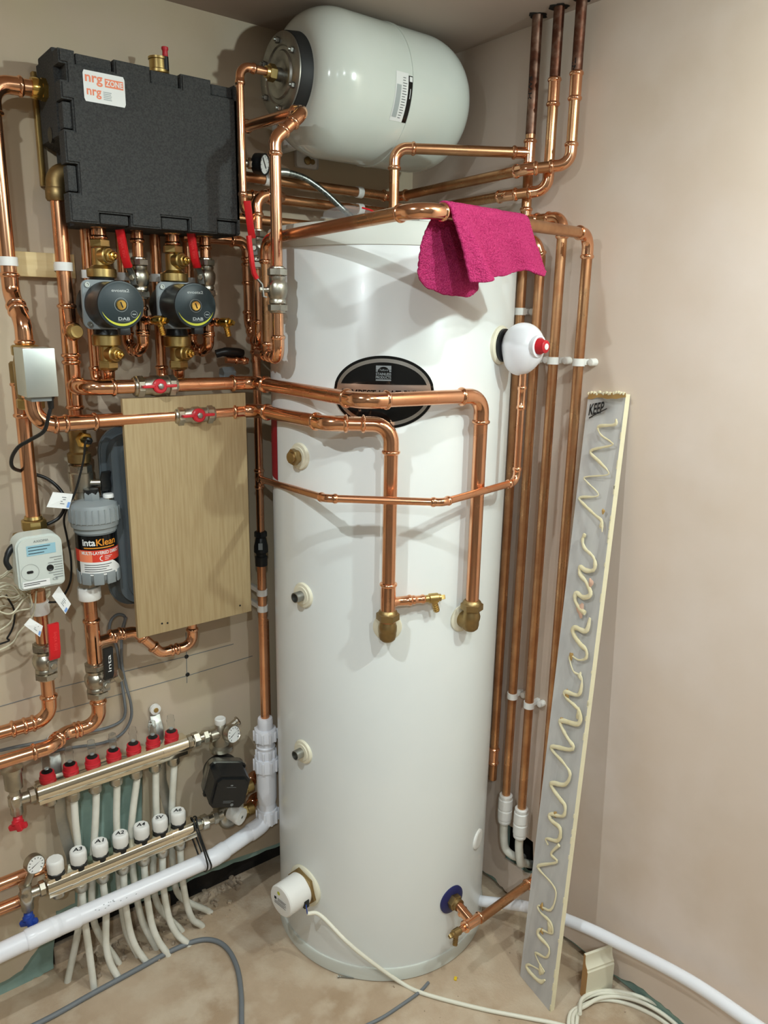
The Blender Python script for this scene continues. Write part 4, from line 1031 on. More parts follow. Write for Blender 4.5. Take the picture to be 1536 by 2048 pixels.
mb = MB(); mb.use('paper'); patch(mb, f, -mw*.42, mw*.16, -mh*.33, -mh*.46, 1); mb.use('ink')
patch(mb, g2, -mw*.40, mw*.08, -mh*.36, -mh*.372, 1); patch(mb, g2, -mw*.40, -mw*.06, -mh*.395, -mh*.407, 1)
mb.build('sticker', None, t)
# pipe below the meter: white nut, lever valve, elbow away to the left
px_ = xx(84, 1260, OF)
zv = zz(86, 1322, OF)
zl = zz(92, 1440, OF)
t = copper('copper pipe below the heat meter, turning left under the red lever valve', [(px_, -OF, zz(78, 1180, OF)), (px_, -OF, zl), (-1.45, -OF, zl+.005)], r28, br=.034)
straight_fit(t, (xx(45, 1441, OF), -OF, zl+.001), X, r28, .05)
tag(MB().lathe((px_, -OF, zz(76, 1228, OF)), Z, [(0, .0185), (.002, .0195), (.026, .0195), (.028, .0175)], seg=14).build('compression_nut', 'white'), 'white collar on the pipe just below the heat meter', 'pipe fitting')
lever_valve('lever ball valve below the heat meter with a red handle', (px_, -OF, zv), Z, (.18, -.98, 0), (.02, .0, 1), r28, L=.080, hlen=.098, out=.036, wide=.022, txt='inta valve')
# filter
fx, fyy = xx(193, 1080, .10), -.10
ft = lambda py: zz(193, py, .10)
t = thing('system_filter', 'grey cylindrical system filter with a black and orange label beside the heat meter', 'filter', (fx, fyy, ft(1165)))
b = V((fx, fyy, 0))
mb = MB().lathe(b, Z, [(ft(1150)-.012, .030), (ft(1150), .040), (ft(1133), .0415), (ft(1060), .0405), (ft(1058), .043), (ft(1050), .0430), (ft(1048), .0475), (ft(1036), .0490)], seg=56)
mb.build('body', 'filter_grey', t)
mb = MB().lathe(b, Z, [(ft(1040), .0480), (ft(1037), .0505), (ft(1012), .0500), (ft(1004), .0460), (ft(998), .030), (ft(996), .012)], seg=56)
for k in range(26):
    a = k*2*math.pi/26; mb.box(b+V((math.cos(a), math.sin(a), 0))*.0502+Z*(ft(1036)+ft(1012))/2, (.0022, .0022, .030), X=V((math.cos(a), math.sin(a), 0)), Y=V((-math.sin(a), math.cos(a), 0)))
mb.build('screw_cap', 'filter_grey', t)
mb = MB()
for k in range(10):
    a = k*2*math.pi/10; mb.box(b+V((math.cos(a), math.sin(a), 0))*.0412+Z*(ft(1147)), (.004, .020, .026), X=V((math.cos(a), math.sin(a), 0)), Y=V((-math.sin(a), math.cos(a), 0)), bev=.001)
mb.build('base_ring', 'filter_grey', t)
MB().nut(b+V((-.004, -.004, ft(992))), Z, .0165, .024).build('boss', 'filter_grey', t)
MB().lathe(b+V((-.004, -.004, ft(985))), Z, [(0, .0145), (.010, .0145), (.011, .010)], seg=22).build('plug', 'black', t)
MB().nut(b+V((.030, -.006, ft(1000))), Z, .010, .012).build('vent_body', 'chrome', t)
MB().lathe(b+V((.030, -.006, ft(996))), Z, [(0, .0115), (.006, .0115), (.008, .010)], seg=20).build('vent_cap', 'white', t)
LA = math.degrees(math.atan2(CAM.y-fyy, CAM.x-fx))+10
lf = lambda off: (lambda u, v: b+V((math.cos(math.radians(LA)+u/.0415), math.sin(math.radians(LA)+u/.0415), 0))*(.0415+off)+Z*v)
z1_, z0_ = ft(1061), ft(1140); hz = z1_-z0_; mid = (z1_+z0_)/2
mb = MB(); fa = lf(.0004); W2 = .072
mb.use('black_gloss'); patch(mb, fa, -W2, W2, z1_, z0_, 32)
mb.use('red_print'); patch(mb, lf(.0007), -W2, W2, z1_-hz*.36, z1_-hz*.66, 32)
mb.use('orange'); patch(mb, lf(.0009), -.048, -.018, z1_-hz*.38, z1_-hz*.66, 12)
mb.use('paper'); patch(mb, lf(.0009), -.048, W2, lambda u: z1_-hz*.66-max(0, (u-.024))*.8, z0_, 32)
tf = lf(.0012)
text(mb, 'inta', .026, hz*.16, tf, u=-.023, v=z1_-hz*.17, bold=.0005)
mb.use('gold_print'); text(mb, 'Klean', .042, hz*.17, tf, u=.0125, v=z1_-hz*.17, bold=.0004); patch(mb, tf, -.034, .030, z1_-hz*.29, z1_-hz*.32, 12)
mb.use('paper'); text(mb, 'MULTI-LAYERED DIRECT', .084, hz*.085, tf, u=.002, v=z1_-hz*.43, bold=.0002)
for k in range(3): patch(mb, tf, .006, .022-.004*k, z1_-hz*(.52+.04*k), z1_-hz*(.532+.04*k), 4)
vs = []
for k in range(15):
    a = math.radians(90+180*k/14); vs += [tf(.002+.006*math.cos(a), z1_-hz*.57+.006*math.sin(a)), tf(.002+.0044*math.cos(a), z1_-hz*.57+.0044*math.sin(a))]
mb.add(vs, [(2*k, 2*k+2, 2*k+3, 2*k+1) for k in range(14)])
mb.use('ink')
for k in range(5): patch(mb, tf, -.036, .020-.006*(k % 3), z1_-hz*(.72+.055*k), z1_-hz*(.735+.055*k), 10)
mb.build('label', None, t)
# fittings above the filter
t = thing('ball_valve', 'nickel valve with a black thumb lever above the grey filter', 'valve', (x2, -OF, zz(155, 960, OF)))
zv2 = zz(153, 955, OF)
MB().lathe((x2, -OF, zv2), Z, [(-.045, .019), (-.03, .020), (-.028, .0235), (.010, .0245), (.014, .020), (.020, .019)], seg=28).build('body', 'nickel', t)
MB().nut((x2, -OF, zz(150, 938, OF)), Z, .0235, .018, seg=8).build('nut', 'nickel', t)
q = V((x2+.024, -OF-.02, zz(158, 966, OF))); 
MB().sweep([q-V((.02, -.012, 0)), q+V((.022, -.01, 0))], .008, seg=16).build('stem', 'nickel', t)
MB().ribbon([q+V((.014, -.014, -.014)), q+V((.014, -.018, -.004)), q+V((.014, -.014, .010)), q+V((.016, -.020, .026))], (1, .2, 0), .020, .006).build('lever', 'black', t)
MB().sweep([(x2, -OF, zz(155, 990, OF)), (x2, -OF, zz(158, 1012, OF)), (fx-.03, fyy+.01, zz(160, 1018, OF))], .019, seg=20).build('tail', 'nickel', t)
q = V((x2, -OF, zz(150, 880, OF)))
t = thing('sensor_pocket', 'brass sensor pocket tee on the thick pipe under the two red valves', 'pipe fitting', q)
MB().lathe(q, Z, [(-.050, .016), (-.046, .0225), (-.028, .0235), (-.024, .018), (.0, .0165), (.024, .0185), (.030, .0165)], seg=28).build('body', 'brass_old', t)
d = V((.25, -.96, .0)).normalized(); qs = q+Z*.002
MB().nut(qs+d*.024, d, .0165, .014).build('gland', 'brass_bright', t)
MB().lathe(qs+d*.030, d, [(0, .008), (.012, .0075), (.014, .0035)], seg=18).build('plug', 'black', t)
pipe_thing('cable', 'thin black sensor cable hanging from the brass pocket down behind the filter', 'cable',
    [qs+d*.042, A(171, 885, .13), A(166, 925, .11), A(150, 985, .10), A(137, 1010, .09), A(128, 1040, .07), A(134, 1075, .04), A(142, 1120, .03), A(140, 1165, .035), A(120, 1200, .06), A(95, 1205, .08)], .0022, 'black')
MB().sweep([(x2, -OF, zz(150, 930, OF)), (x2, -OF, zz(150, 895, OF))], r28, seg=24).build('pipe', 'copper', [o for o in COL.objects if o.get('label', '').startswith('thick copper pipe dropping')][0])
# pipe below the filter
fpx = xx(182, 1230, OF+.01); yf2 = -OF-.01
zn = zz(180, 1172, .08)
zb1 = zz(196, 1448, .08)
t = copper('copper pipe below the grey filter with a side tee, turning left at the bottom', [(fpx, yf2, zn), (fpx, yf2, zb1), (xx(128, 1452, .08), yf2, zb1+.002), (xx(95, 1462, .11), yf2-.035, zb1), (-1.45, yf2-.035, zb1)], r28, br=.034)
ztb = zz(187, 1286, .08)
tee(t, (fpx, yf2, ztb), Z, (1, .05, .04), r28, r22, L=.115, Lb=.052)
straight_fit(t, (xx(232, 1270, .08), yf2+.003, zz(232, 1270, .08)), (1, 0, 0), r22, .03)
copper('copper branch stepping down and up under the plywood board to the hidden vessel',
    [(fpx+.04, yf2+.002, zz(205, 1278, .08)), (xx(270, 1262, .08), yf2, zz(270, 1262, .08)), (xx(322, 1306, .08), yf2, zz(322, 1306, .08)), (xx(386, 1288, .08), yf2, zz(386, 1290, .08)), (xx(386, 1288, .08), yf2, zz(386, 1240, .08))], r22, br=.026)
q = V((fpx, yf2, zn))
mb = MB(); mb.nut(q+Z*.010, Z, .0220, .020); mb.lathe(q+Z*.016, Z, [(0, .018), (.018, .020)], seg=24)
tag(mb.build('union_nut', 'nickel'), 'nickel union nut under the grey filter', 'pipe fitting')
tag(MB().lathe((fpx, yf2, zz(176, 1198, .08)), Z, [(0, .0225), (.002, .0240), (.026, .0240), (.028, .0225)], seg=24).build('collar', 'white'), 'white collar on the pipe under the grey filter', 'pipe fitting')
zv3 = zz(197, 1358, .08)
lever_valve('lever ball valve below the grey filter with a black handle', (fpx, yf2, zv3), Z, (.22, -.975, 0), (.02, 0, 1), r28, L=.082, handle='black', hlen=.092, out=.040, wide=.021, txt='inta')
q = V((fpx+.02, yf2-.022, zv3+.004))
d = V((.8, -.45, .35)).normalized()
mb = MB(); mb.sweep([q-d*.012, q+d*.016], .010, seg=18); mb.nut(q+d*.022, d, .0165, .014)
tag(mb.build('drain_plug', 'nickel'), 'nickel drain plug on the side of the black handled valve', 'valve')

# cables and tags
ca = [A(*p, .012) for p in [(-330, 1580), (-30, 1508), (0, 1501), (40, 1492), (85, 1483), (150, 1468), (205, 1458), (238, 1445), (250, 1428), (248, 1395), (241, 1350), (236, 1310), (230, 1285), (219, 1262), (222, 1241), (236, 1229), (250, 1235), (245, 1262), (240, 1275)]]
pipe_thing('cable', 'upper grey twin cable running along the left wall and looping up beside the plywood board', 'cable', ca, .0034, 'grey_cable')
cb2 = [A(*p, .018) for p in [(-330, 1602), (-30, 1530), (0, 1522), (60, 1511), (140, 1496), (205, 1486), (243, 1468), (261, 1440), (262, 1410), (252, 1370), (244, 1330), (243, 1295), (244, 1262), (252, 1234)]]
pipe_thing('cable', 'lower grey twin cable running along the left wall just above the manifold', 'cable', cb2, .0034, 'grey_cable')
random.seed(3)
for k in range(13):
    y0 = random.uniform(1130, 1225); y1 = random.uniform(1150, 1235); o1 = random.uniform(.02, .09)
    pts = [A(-260, y0+random.uniform(0, 90), o1), A(-40, y0+random.uniform(-30, 30), o1), A(0, y0, o1+.01), A(25, y0+random.uniform(-14, 14), o1), A(50, (y0+y1)/2+random.uniform(-12, 12), o1-.01), A(80, y1+random.uniform(-15, 10), .05), A(100, y1-random.uniform(5, 30), .045)]
    pipe_thing('wire', 'thin beige wire in the tangled bundle below and left of the heat meter', 'wire', pts, .0017, 'beige_cable', 'beige wires by the heat meter', seg=8, n=5)
for k, q in enumerate([[(73, 1182, .09), (66, 1230, .08), (40, 1262, .06), (0, 1300, .05), (-200, 1360, .05)], [(60, 1188, .09), (62, 1215, .09), (30, 1225, .07), (0, 1260, .05), (-200, 1350, .05)]]):
    pipe_thing('wire', ('thin beige wire hanging from the meter and curving down left, lower of two', 'thin beige wire hanging from the meter and curving down left, upper of two')[k], 'wire', [A(*p) for p in q], .0017, 'beige_cable', seg=8)
pipe_thing('cable', 'thin black cable hanging down the wall at the far left below the beige wires', 'cable', [A(*p) for p in [(12, 1190, .03), (28, 1220, .03), (27, 1250, .02), (15, 1275, .02), (0, 1288, .02), (-200, 1340, .02)]], .0020, 'black')
q = [A(20, 1138, .13), A(12, 1122, .13), A(20, 1100, .125), A(30, 1090, .12)]
t = thing('sensor_plug', 'black cable plug at the left edge of the heat meter', 'plug', q[0])
MB().sweep(smooth(q, 5), [.0052]*8+[.0062]*8, seg=14).build('plug', 'black', t)
def cable_tag(label, quad, off):
    P = [A(px, py, off+k*.002) for k, (px, py) in enumerate(quad)]
    n = (P[1]-P[0]).cross(P[3]-P[0]).normalized()
    t = thing('cable_tag', label, 'tag', P[0])
    if n.y > 0: n = -n
    MB().add([p for p in P]+[p-n*.0005 for p in P], [(0, 1, 2, 3), (7, 6, 5, 4), (0, 4, 5, 1), (1, 5, 6, 2), (2, 6, 7, 3), (3, 7, 4, 0)]).build('tag', 'paper', t)
    f = lambda u, v: P[0].lerp(P[1], u).lerp(P[3].lerp(P[2], u), v)+n*.0004
    mb = MB(); mb.use('grey_ink')
    for k in range(4): patch(mb, f, .52, .60+.2*random.random(), .25+.14*k, .30+.14*k, 1)
    mb.use('blue_print'); patch(mb, f, .86, .98, .55, .92, 1)
    mb.build('print', None, t)
cable_tag('white paper tag on the black cable above the grey filter', [(106, 984), (146, 988), (138, 1018), (93, 1014)], .10)
cable_tag('narrow white tag hanging below the heat meter at its right', [(118, 1172), (142, 1208), (131, 1228), (104, 1192)], .13)
cable_tag('white tag beside the red handle under the heat meter', [(60, 1236), (86, 1252), (80, 1274), (48, 1250)], .11)

# ================================================================== plywood board and the flat vessel behind it
py_ = -.160
bl, br_, tl = A(278, 1278, .16), A(500, 1222, .16), A(247, 798, .16)
bxl = (bl.x+A(247, 850, .16).x)/2; bzb = (bl.z+br_.z)/2; bzt = tl.z; bxr = br_.x+.004
t = thing('plywood_board', 'plain plywood board standing off the left wall beside the cylinder', 'board', ((bxl+bxr)/2, py_, bzb))
MB().box(((bxl+bxr)/2, py_+.006, (bzb+bzt)/2), (bxr-bxl, .012, bzt-bzb), bev=.0008).build('panel', 'plywood', t)
for px, py in ((324, 1247), (335, 1246), (480, 1211)):
    p = A(px, py, .16); MB().lathe(p, (0, -1, 0), [(-.001, .0022), (.0006, .0022)], seg=10).build('screw_hole', 'ink', t)
vx0, vx1 = xx(203, 1000, .075), bxr-.02; vz0, vz1 = zz(250, 1210, .075), zz(215, 852, .075)
t = thing('flat_vessel', 'flat grey-blue expansion vessel mostly hidden behind the plywood board', 'vessel', ((vx0+vx1)/2, -.02, vz0))
cx, cz = (vx0+vx1)/2, (vz0+vz1)/2
MB().prism(rr(vx1-vx0, vz1-vz0, .055, n=10), (cx, -.072, cz), (1, 0, 0), (0, 0, 1), (0, -1, 0), .010, bev=.003).build('rim', 'vessel_grey', t)
MB().prism(rr(vx1-vx0-.028, vz1-vz0-.028, .045, n=10), (cx, -.080, cz), (1, 0, 0), (0, 0, 1), (0, -1, 0), .050, bev=.016).build('front_shell', 'vessel_grey', t)
MB().prism(rr(vx1-vx0-.028, vz1-vz0-.028, .045, n=10), (cx, -.073, cz), (1, 0, 0), (0, 0, 1), (0, 1, 0), .060, bev=.016).build('back_shell', 'vessel_grey', t)

# ================================================================== underfloor heating manifold
UY, LY = -.058, -.088
ua, ub = A(72, 1584, -UY), A(372, 1489, -UY); uz = (ua.z+ub.z)/2
la, lb = A(92, 1769, -LY), A(390, 1655, -LY); lz_ = (la.z+lb.z)/2
sec = [(math.cos(a)*.0205, math.sin(a)*.0205) for a in [k*math.pi/16 for k in range(32)]]
def bar(parent, x0, x1, y, z):
    MB().sweep([(x0, y, z), (x1, y, z)], 1., sec=sec, upv=Z).box(((x0+x1)/2, y, z), (x1-x0-.004, .030, .0455), bev=.001).build('bar', 'chrome', parent)
    for x in (x0, x1):
        MB().nut((x+(-.009 if x == x0 else .009), y, z), X, .0175, .014, seg=8).build('end_nut', 'nickel', parent)
fm = [(97, 1566), (143, 1550), (187, 1532), (229, 1517), (269, 1504), (308, 1494), (345, 1483)]
fxs = [xx(px, py, -UY) for px, py in fm]
t = thing('manifold', 'upper manifold bar with seven red collared flow meters', 'manifold', ((ua.x+ub.x)/2, UY, uz), 'underfloor heating manifold')
bar(t, ua.x, ub.x, UY, uz)
for k, x in enumerate(fxs):
    b = V((x, UY+.004, uz+.016))
    fmn = MB().lathe(b, Z, [(-.004, .0125), (.007, .0125)], seg=20).build('flow_meter', 'steel', t)
    MB().lathe(b, Z, [(.006, .0165), (.010, .0175), (.014, .0175), (.015, .0160), (.026, .0150), (.027, .0125)], seg=20).build('collar', 'red_plastic', fmn)
    MB().lathe(b, Z, [(.0268, .0118), (.0276, .0118)], seg=18).build('opening', 'black', fmn)
    mb = MB(); mb.use('clear'); mb.lathe(b, Z, [(.020, .0088), (.052, .0086), (.054, .0100), (.057, .0100), (.058, .0085), (.068, .0080), (.0695, .006)], seg=20)
    mb.use('grey_print'); mb.lathe(b, Z, [(.033, .0045), (.036, .0045)], seg=10)
    mb.build('sight_glass', None, fmn)
    c0 = V((x, UY, uz-.020))
    if k: MB().lathe(c0, -Z, [(-.004, .0125), (.004, .0125), (.006, .0155), (.022, .0155), (.026, .0130), (.027, .0112)], seg=20).build('connector', 'nickel', t)
    else: MB().lathe(c0, -Z, [(-.004, .0115), (.004, .0135), (.014, .0140), (.018, .011), (.019, .006)], seg=20).build('blanking_cap', 'nickel', t)
xe = ua.x-.018
mb = MB().sweep([(xe+.004, UY, uz), (xe-.020, UY, uz)], .0125, seg=18).lathe((xe-.024, UY, uz-.034), Z, [(0, .011), (.004, .013), (.022, .013), (.026, .0155), (.046, .0155), (.05, .0115), (.064, .0115), (.066, .0140)], seg=22)
mb.build('end_tee', 'nickel', t)
MB().lathe((xe-.024, UY, uz+.030), Z, [(0, .015), (.003, .0185), (.042, .019), (.044, .0225), (.052, .0225), (.054, .018), (.060, .006), (.066, .006)], seg=28).build('air_vent', 'nickel', t)
def tap(parent, q, m_):
    mb = MB().lathe(q, (-.15, -.5, -.85), [(-.004, .009), (.006, .010), (.008, .0125), (.016, .0125), (.018, .009)], seg=18)
    d = V((.75, -.6, .25)).normalized()
    mb.box(V(q)+V((-.003, -.012, -.016)), (.040, .011, .012), X=d, Y=d.cross(V((0, 0, 1))).normalized(), bev=.003)
    mb.box(V(q)+V((-.001, -.018, -.012)), (.012, .016, .020), X=d, Y=d.cross(V((0, 0, 1))).normalized(), bev=.003)
    mb.build('drain_tap', m_, parent)
tap(t, V((xe-.024, UY, uz-.040)), 'red_plastic')
# right hand end: nuts, thermometer block
xr_ = ub.x
mb = MB().nut((xr_+.026, UY, uz+.001), X, .0185, .018).sweep([(xr_+.01, UY, uz), (xr_+.075, UY, uz+.001)], .0125, seg=18).nut((xr_+.052, UY, uz), X, .0160, .014)
mb.build('union', 'nickel', t)
tq = V((xr_+.092, UY-.004, uz-.002))
MB().sweep([tq-V((.03, 0, 0)), tq+V((.035, 0, 0))], .016, seg=22).lathe(tq, Z, [(-.045, .030), (-.034, .031), (-.030, .022), (.0, .018), (.026, .014), (.028, .012)], seg=28).build('block', 'nickel', t)
MB().lathe(tq+Z*.024, Z, [(0, .012), (.004, .0145), (.016, .0140), (.018, .0120), (.017, .005)], seg=22).build('vent_cap', 'white', t)
d = V((.30, -.93, .18)).normalized(); s = Z.cross(d).normalized(); u = d.cross(s)
def dial(parent, p, d, R_, rim='nickel', nm='thermometer'):
    s = Z.cross(d).normalized(); u = d.cross(s)
    ro = MB().lathe(p, d, [(-.014, R_*.8), (-.012, R_), (.004, R_), (.0055, R_*.96), (.004, R_*.9)], seg=36).build(nm, rim, parent)
    dl = MB().lathe(p+d*.0038, d, [(0, R_*.9), (.0006, R_*.9)], seg=32).build('dial', 'paper', ro)
    mb = MB(); mb.use('ink'); f = flat(p+d*.0048, s, u)
    for k in range(11):
        a = math.radians(225-k*27); c_, s_ = math.cos(a), math.sin(a); w_ = R_*.035; r1, r2_ = R_*.80, R_*.62
        mb.add([f(c_*r1-s_*w_, s_*r1+c_*w_), f(c_*r1+s_*w_, s_*r1-c_*w_), f(c_*r2_+s_*w_, s_*r2_-c_*w_), f(c_*r2_-s_*w_, s_*r2_+c_*w_)], [(0, 1, 2, 3)])
    w_ = R_*.05; mb.add([f(-.5*R_, -.18*R_+w_), f(-.5*R_, -.18*R_-w_), f(.6*R_, .25*R_)], [(0, 1, 2)])
    mb.build('scale', None, dl); return ro
dial(t, tq+d*.036+V((.006, 0, .0)), d, .0225)
mb = MB().lathe(tq+V((.032, .004, .008)), (.8, -.2, .5), [(0, .009), (.016, .009), (.017, .012), (.022, .012), (.024, .008)], seg=18); mb.build('side_tap', 'nickel', t)

# lower bar
lf_ = [(113, 1752), (159, 1734), (202, 1716), (243, 1700), (285, 1684), (322, 1670), (358, 1656)]
lxs = [xx(px, py, -LY) for px, py in lf_]
t = thing('manifold', 'lower manifold bar with seven white numbered caps', 'manifold', ((la.x+lb.x)/2, LY, lz_), 'underfloor heating manifold')
bar(t, la.x, lb.x, LY, lz_)
for k, (x, w_) in enumerate(zip(lxs, ('', 'A3', 'A1', 'A2', 'A4', 'SV', 'A6'))):
    b = V((x, LY+.002, lz_+.018))
    cpn = MB().lathe(b, Z, [(.011, .0172), (.014, .0185), (.036, .0190), (.041, .0178), (.043, .0155), (.0435, .0)], seg=10, rot=.2, cap=False).build('valve_cap', 'white', t)
    MB().lathe(b, Z, [(-.004, .0172), (.000, .0185), (.010, .0185), (.0115, .0172)], seg=24).build('base_ring', 'black', cpn)
    if w_:
        hd_ = V((CAM.x-x, CAM.y-LY, 0)).normalized(); sx_ = Z.cross(hd_).normalized()
        mb = MB(); text(mb, w_, .0195 if w_ != 'SV' else .018, .0125, flat(b+Z*.0439, sx_, -hd_), bold=.0005, shear=.15); mb.build('lettering', 'ink', cpn)
    c0 = V((x, LY, lz_-.020))
    if k: MB().lathe(c0, -Z, [(-.004, .0125), (.004, .0125), (.006, .0155), (.022, .0155), (.026, .0130), (.027, .0112)], seg=20).build('connector', 'nickel', t)
    else: MB().lathe(c0, -Z, [(-.004, .0115), (.004, .0135), (.014, .0140), (.018, .011), (.019, .006)], seg=20).build('blanking_cap', 'nickel', t)
xe = la.x-.018
MB().sweep([(xe+.004, LY, lz_), (xe-.020, LY, lz_)], .0125, seg=18).lathe((xe-.024, LY, lz_-.040), Z, [(0, .011), (.004, .013), (.020, .013), (.026, .0155), (.046, .0155), (.05, .0125), (.066, .0125), (.068, .0140)], seg=22).build('end_tee', 'nickel', t)
tap(t, V((xe-.024, LY, lz_-.046)), 'blue_plastic')
dial(t, A(70, 1728, -LY+.022), V((.22, -.95, .12)).normalized(), .0205, nm='pressure_gauge')
MB().sweep([(xe-.024, LY, lz_+.02), A(70, 1728, -LY+.01)], .008, seg=14).build('gauge_stem', 'nickel', t)
xr_ = lb.x
MB().nut((xr_+.026, LY, lz_), X, .0185, .018).sweep([(xr_+.01, LY, lz_), (xr_+.075, LY, lz_)], .0125, seg=18).nut((xr_+.055, LY, lz_), X, .0160, .014).build('union', 'nickel', t)
# mixing valve and pump joining the two bars
q = A(447, 1640, .12); q.z = lz_
t = thing('mixing_valve', 'nickel mixing valve with a white knob at the right end of the lower manifold bar', 'valve', q)
q = V((lb.x+.085, LY+.01, lz_))
MB().sweep([q-V((.02, 0, 0)), q+V((.05, .01, 0))], .018, seg=24).sweep([q+V((.012, 0, .0)), q+V((.012, 0, .07))], .016, seg=22).sweep(smooth([q+V((0, 0, 0)), q+V((0, .002, -.030)), q+V((.020, .008, -.045)), q+V((.060, .02, -.040))], 6), .016, seg=20).build('body', 'nickel', t)
d = V((.42, -.90, -.10)).normalized()
kp = q+d*.016+V((.004, 0, .004))
kb = MB().lathe(kp, d, [(0, .0185), (.012, .0195), (.020, .0195)], seg=28).lathe(kp, d, [(.020, .0205), (.034, .0225), (.038, .0215), (.0385, .017)], seg=12).build('knob', 'white', t)
MB().lathe(kp+d*.0386, d, [(-.002, .004), (.0006, .0036)], seg=16).build('knob_screw', 'steel', kb)
for dz in (.030, -.040):
    p0 = q+V((.060, .018, dz)); MB().nut(p0+V((.006, 0, 0)), X, .0185, .016).lathe(p0+V((.014, 0, 0)), X, [(0, .0165), (.018, .016)], seg=10).build('nut', 'brass', t)
copper('short copper tail behind the white waste stack, leaving the mixing valve, upper of two', [q+V((.07, .018, .030)), q+V((.086, .018, .030)), q+V((.112, .055, .030)), q+V((.16, .056, .030))], r22, br=.02)
copper('short copper tail behind the white waste stack, leaving the mixing valve, lower of two', [q+V((.07, .018, -.040)), q+V((.086, .018, -.040)), q+V((.112, .055, -.040)), q+V((.16, .056, -.040))], r22, br=.02)
pc = A(448, 1557, .105); aa = math.radians(-14)
Xp = V((math.cos(aa)*.97, -.22, math.sin(aa))).normalized(); Yp = V((.20, .97, .06)).normalized(); Yp = (Yp-Xp*Yp.dot(Xp)).normalized(); Zp = Xp.cross(Yp)
t = thing('circulation_pump', 'small black manifold pump between the two bars at their right end', 'pump', pc)
MB().lathe(pc+Yp*.05, -Yp, [(0, .03), (.006, .045), (.03, .046), (.034, .044)], seg=36).build('volute', 'black', t)
mb = MB().prism(rr(.098, .098, .022), pc+Yp*.018, Xp, Zp, -Yp, .020, bev=.004); mb.build('flange', 'steel', t)
for a, b in ((-1, 1), (1, 1), (-1, -1), (1, -1)): MB().lathe(pc+Xp*a*.040+Zp*b*.040-Yp*.002, -Yp, [(0, .0065), (.006, .0065), (.006, .003), (.003, .003)], seg=14).build('bolt', 'black', t)
hd_ = MB().prism([(-.032, -.044), (.036, -.044), (.046, -.030), (.046, .034), (.034, .046), (-.030, .046), (-.044, .034), (-.044, -.032)], pc-Yp*.002, Xp, Zp, -Yp, .062, bev=.007).build('motor_housing', 'black', t)
f = flat(pc-Yp*.0646, Xp, Zp); mb = MB(); mb.use('grey_ink')
patch(mb, f, -.012, .012, .0185, .0175, 1); patch(mb, f, -.003, .003, .025, .0215, 1)
for k in range(2): patch(mb, f, -.012, .014-.006*k, -.020-k*.004, -.0213-k*.004, 1)
mb.add([f(.012+.004*math.cos(a), -.031+.004*math.sin(a)) for a in [k*math.pi/6 for k in range(12)]], [tuple(range(12))])
mb.build('print', None, hd_)
# brackets
for lab, xk, wx in (('left galvanised strap bracket holding both manifold bars', xx(122, 1575, -UY), 'l'), ('right galvanised strap bracket holding both manifold bars', xx(328, 1505, -UY), 'r')):
    t = thing('manifold_bracket', lab, 'bracket', (xk, -.004, lz_))
    MB().ribbon([(xk+.003, -.004, uz+.095), (xk+.003, -.004, uz+.070), (xk+.002, -.012, uz+.060), (xk+.002, -.024, uz+.045), (xk, -.030, uz+.030), (xk, -.031, uz-.06), (xk, -.032, uz-.10), (xk+.004, -.050, lz_+.06), (xk+.008, -.058, lz_+.03), (xk+.008, -.060, lz_-.045)], (1, 0, 0), .024, .0022).build('strap', 'steel', t)
    MB().lathe((xk+.003, -.005, uz+.088), (0, -1, 0), [(0, .0135), (.008, .0130), (.009, .008)], seg=20).build('cushion', 'white', t)
    MB().lathe((xk+.003, -.013, uz+.088), (0, -1, 0), [(0, .0062), (.003, .0058)], seg=14).build('screw', 'brass', t)
    for y, z in ((UY, uz), (LY, lz_)):
        MB().sweep([(xk-.008, y, z), (xk+.008, y, z)], 1.05, sec=sec, upv=Z).build('band', 'chrome', t)
# white pipes to the floor
def floor_pipe(label, p0, mids, end, yo=0.):
    e = F(end[0], end[1], 0.); n = len(mids)+1; pts = [p0+Z*.004, p0-Z*.012]
    for k, (px, py) in enumerate(mids):
        tt = ((k+1)/n)**1.6; y = p0.y+(e.y-p0.y)*tt; pts.append(A(px, py, -y-yo*(1-tt)))
    pts += [e+V((0, 0, .003)), e+(e-pts[-1]).normalized()*.012-Z*.012]
    pipe_thing('heating_pipe', label, 'pipe', pts, .0082, 'white_pipe', 'white heating pipes', seg=16, n=7)
fr = [([(168, 1830), (178, 1900)], (188, 1976)), ([(212, 1820), (212, 1885), (220, 1925)], (236, 1957)), ([(250, 1800), (259, 1858), (272, 1895)], (292, 1926)), ([(293, 1785), (303, 1845), (316, 1880)], (335, 1910)), ([(327, 1775), (338, 1835), (354, 1868)], (376, 1890)), ([(364, 1750), (373, 1805), (385, 1838)], (403, 1853))]
ord_ = ('cap A3', 'cap A1', 'cap A2', 'cap A4', 'cap SV', 'cap A6')
for k, (md, en) in enumerate(fr): floor_pipe('white heating pipe from the lower bar under %s curving down to the floor' % ord_[k], V((lxs[k+1], LY, lz_-.047)), md, en)
bk = [([(151, 1645), (156, 1690), (163, 1760), (158, 1850)], (136, 1962)), ([(191, 1640), (188, 1690), (184, 1760), (190, 1850)], (236, 1927)), ([(233, 1640), (236, 1700), (240, 1780), (252, 1860)], (276, 1912)), ([(266, 1620), (262, 1680), (268, 1760), (284, 1840)], (312, 1897)), ([(312, 1600), (313, 1660), (306, 1740), (316, 1810)], (362, 1862)), ([(345, 1590), (343, 1650), (345, 1720), (358, 1790)], (418, 1825))]
oq = ('second', 'third', 'fourth', 'fifth', 'sixth', 'seventh')
for k, (md, en) in enumerate(bk): floor_pipe('white heating pipe under the %s red flow meter, passing behind the lower bar' % oq[k], V((fxs[k+1], UY, uz-.047)), md, en)
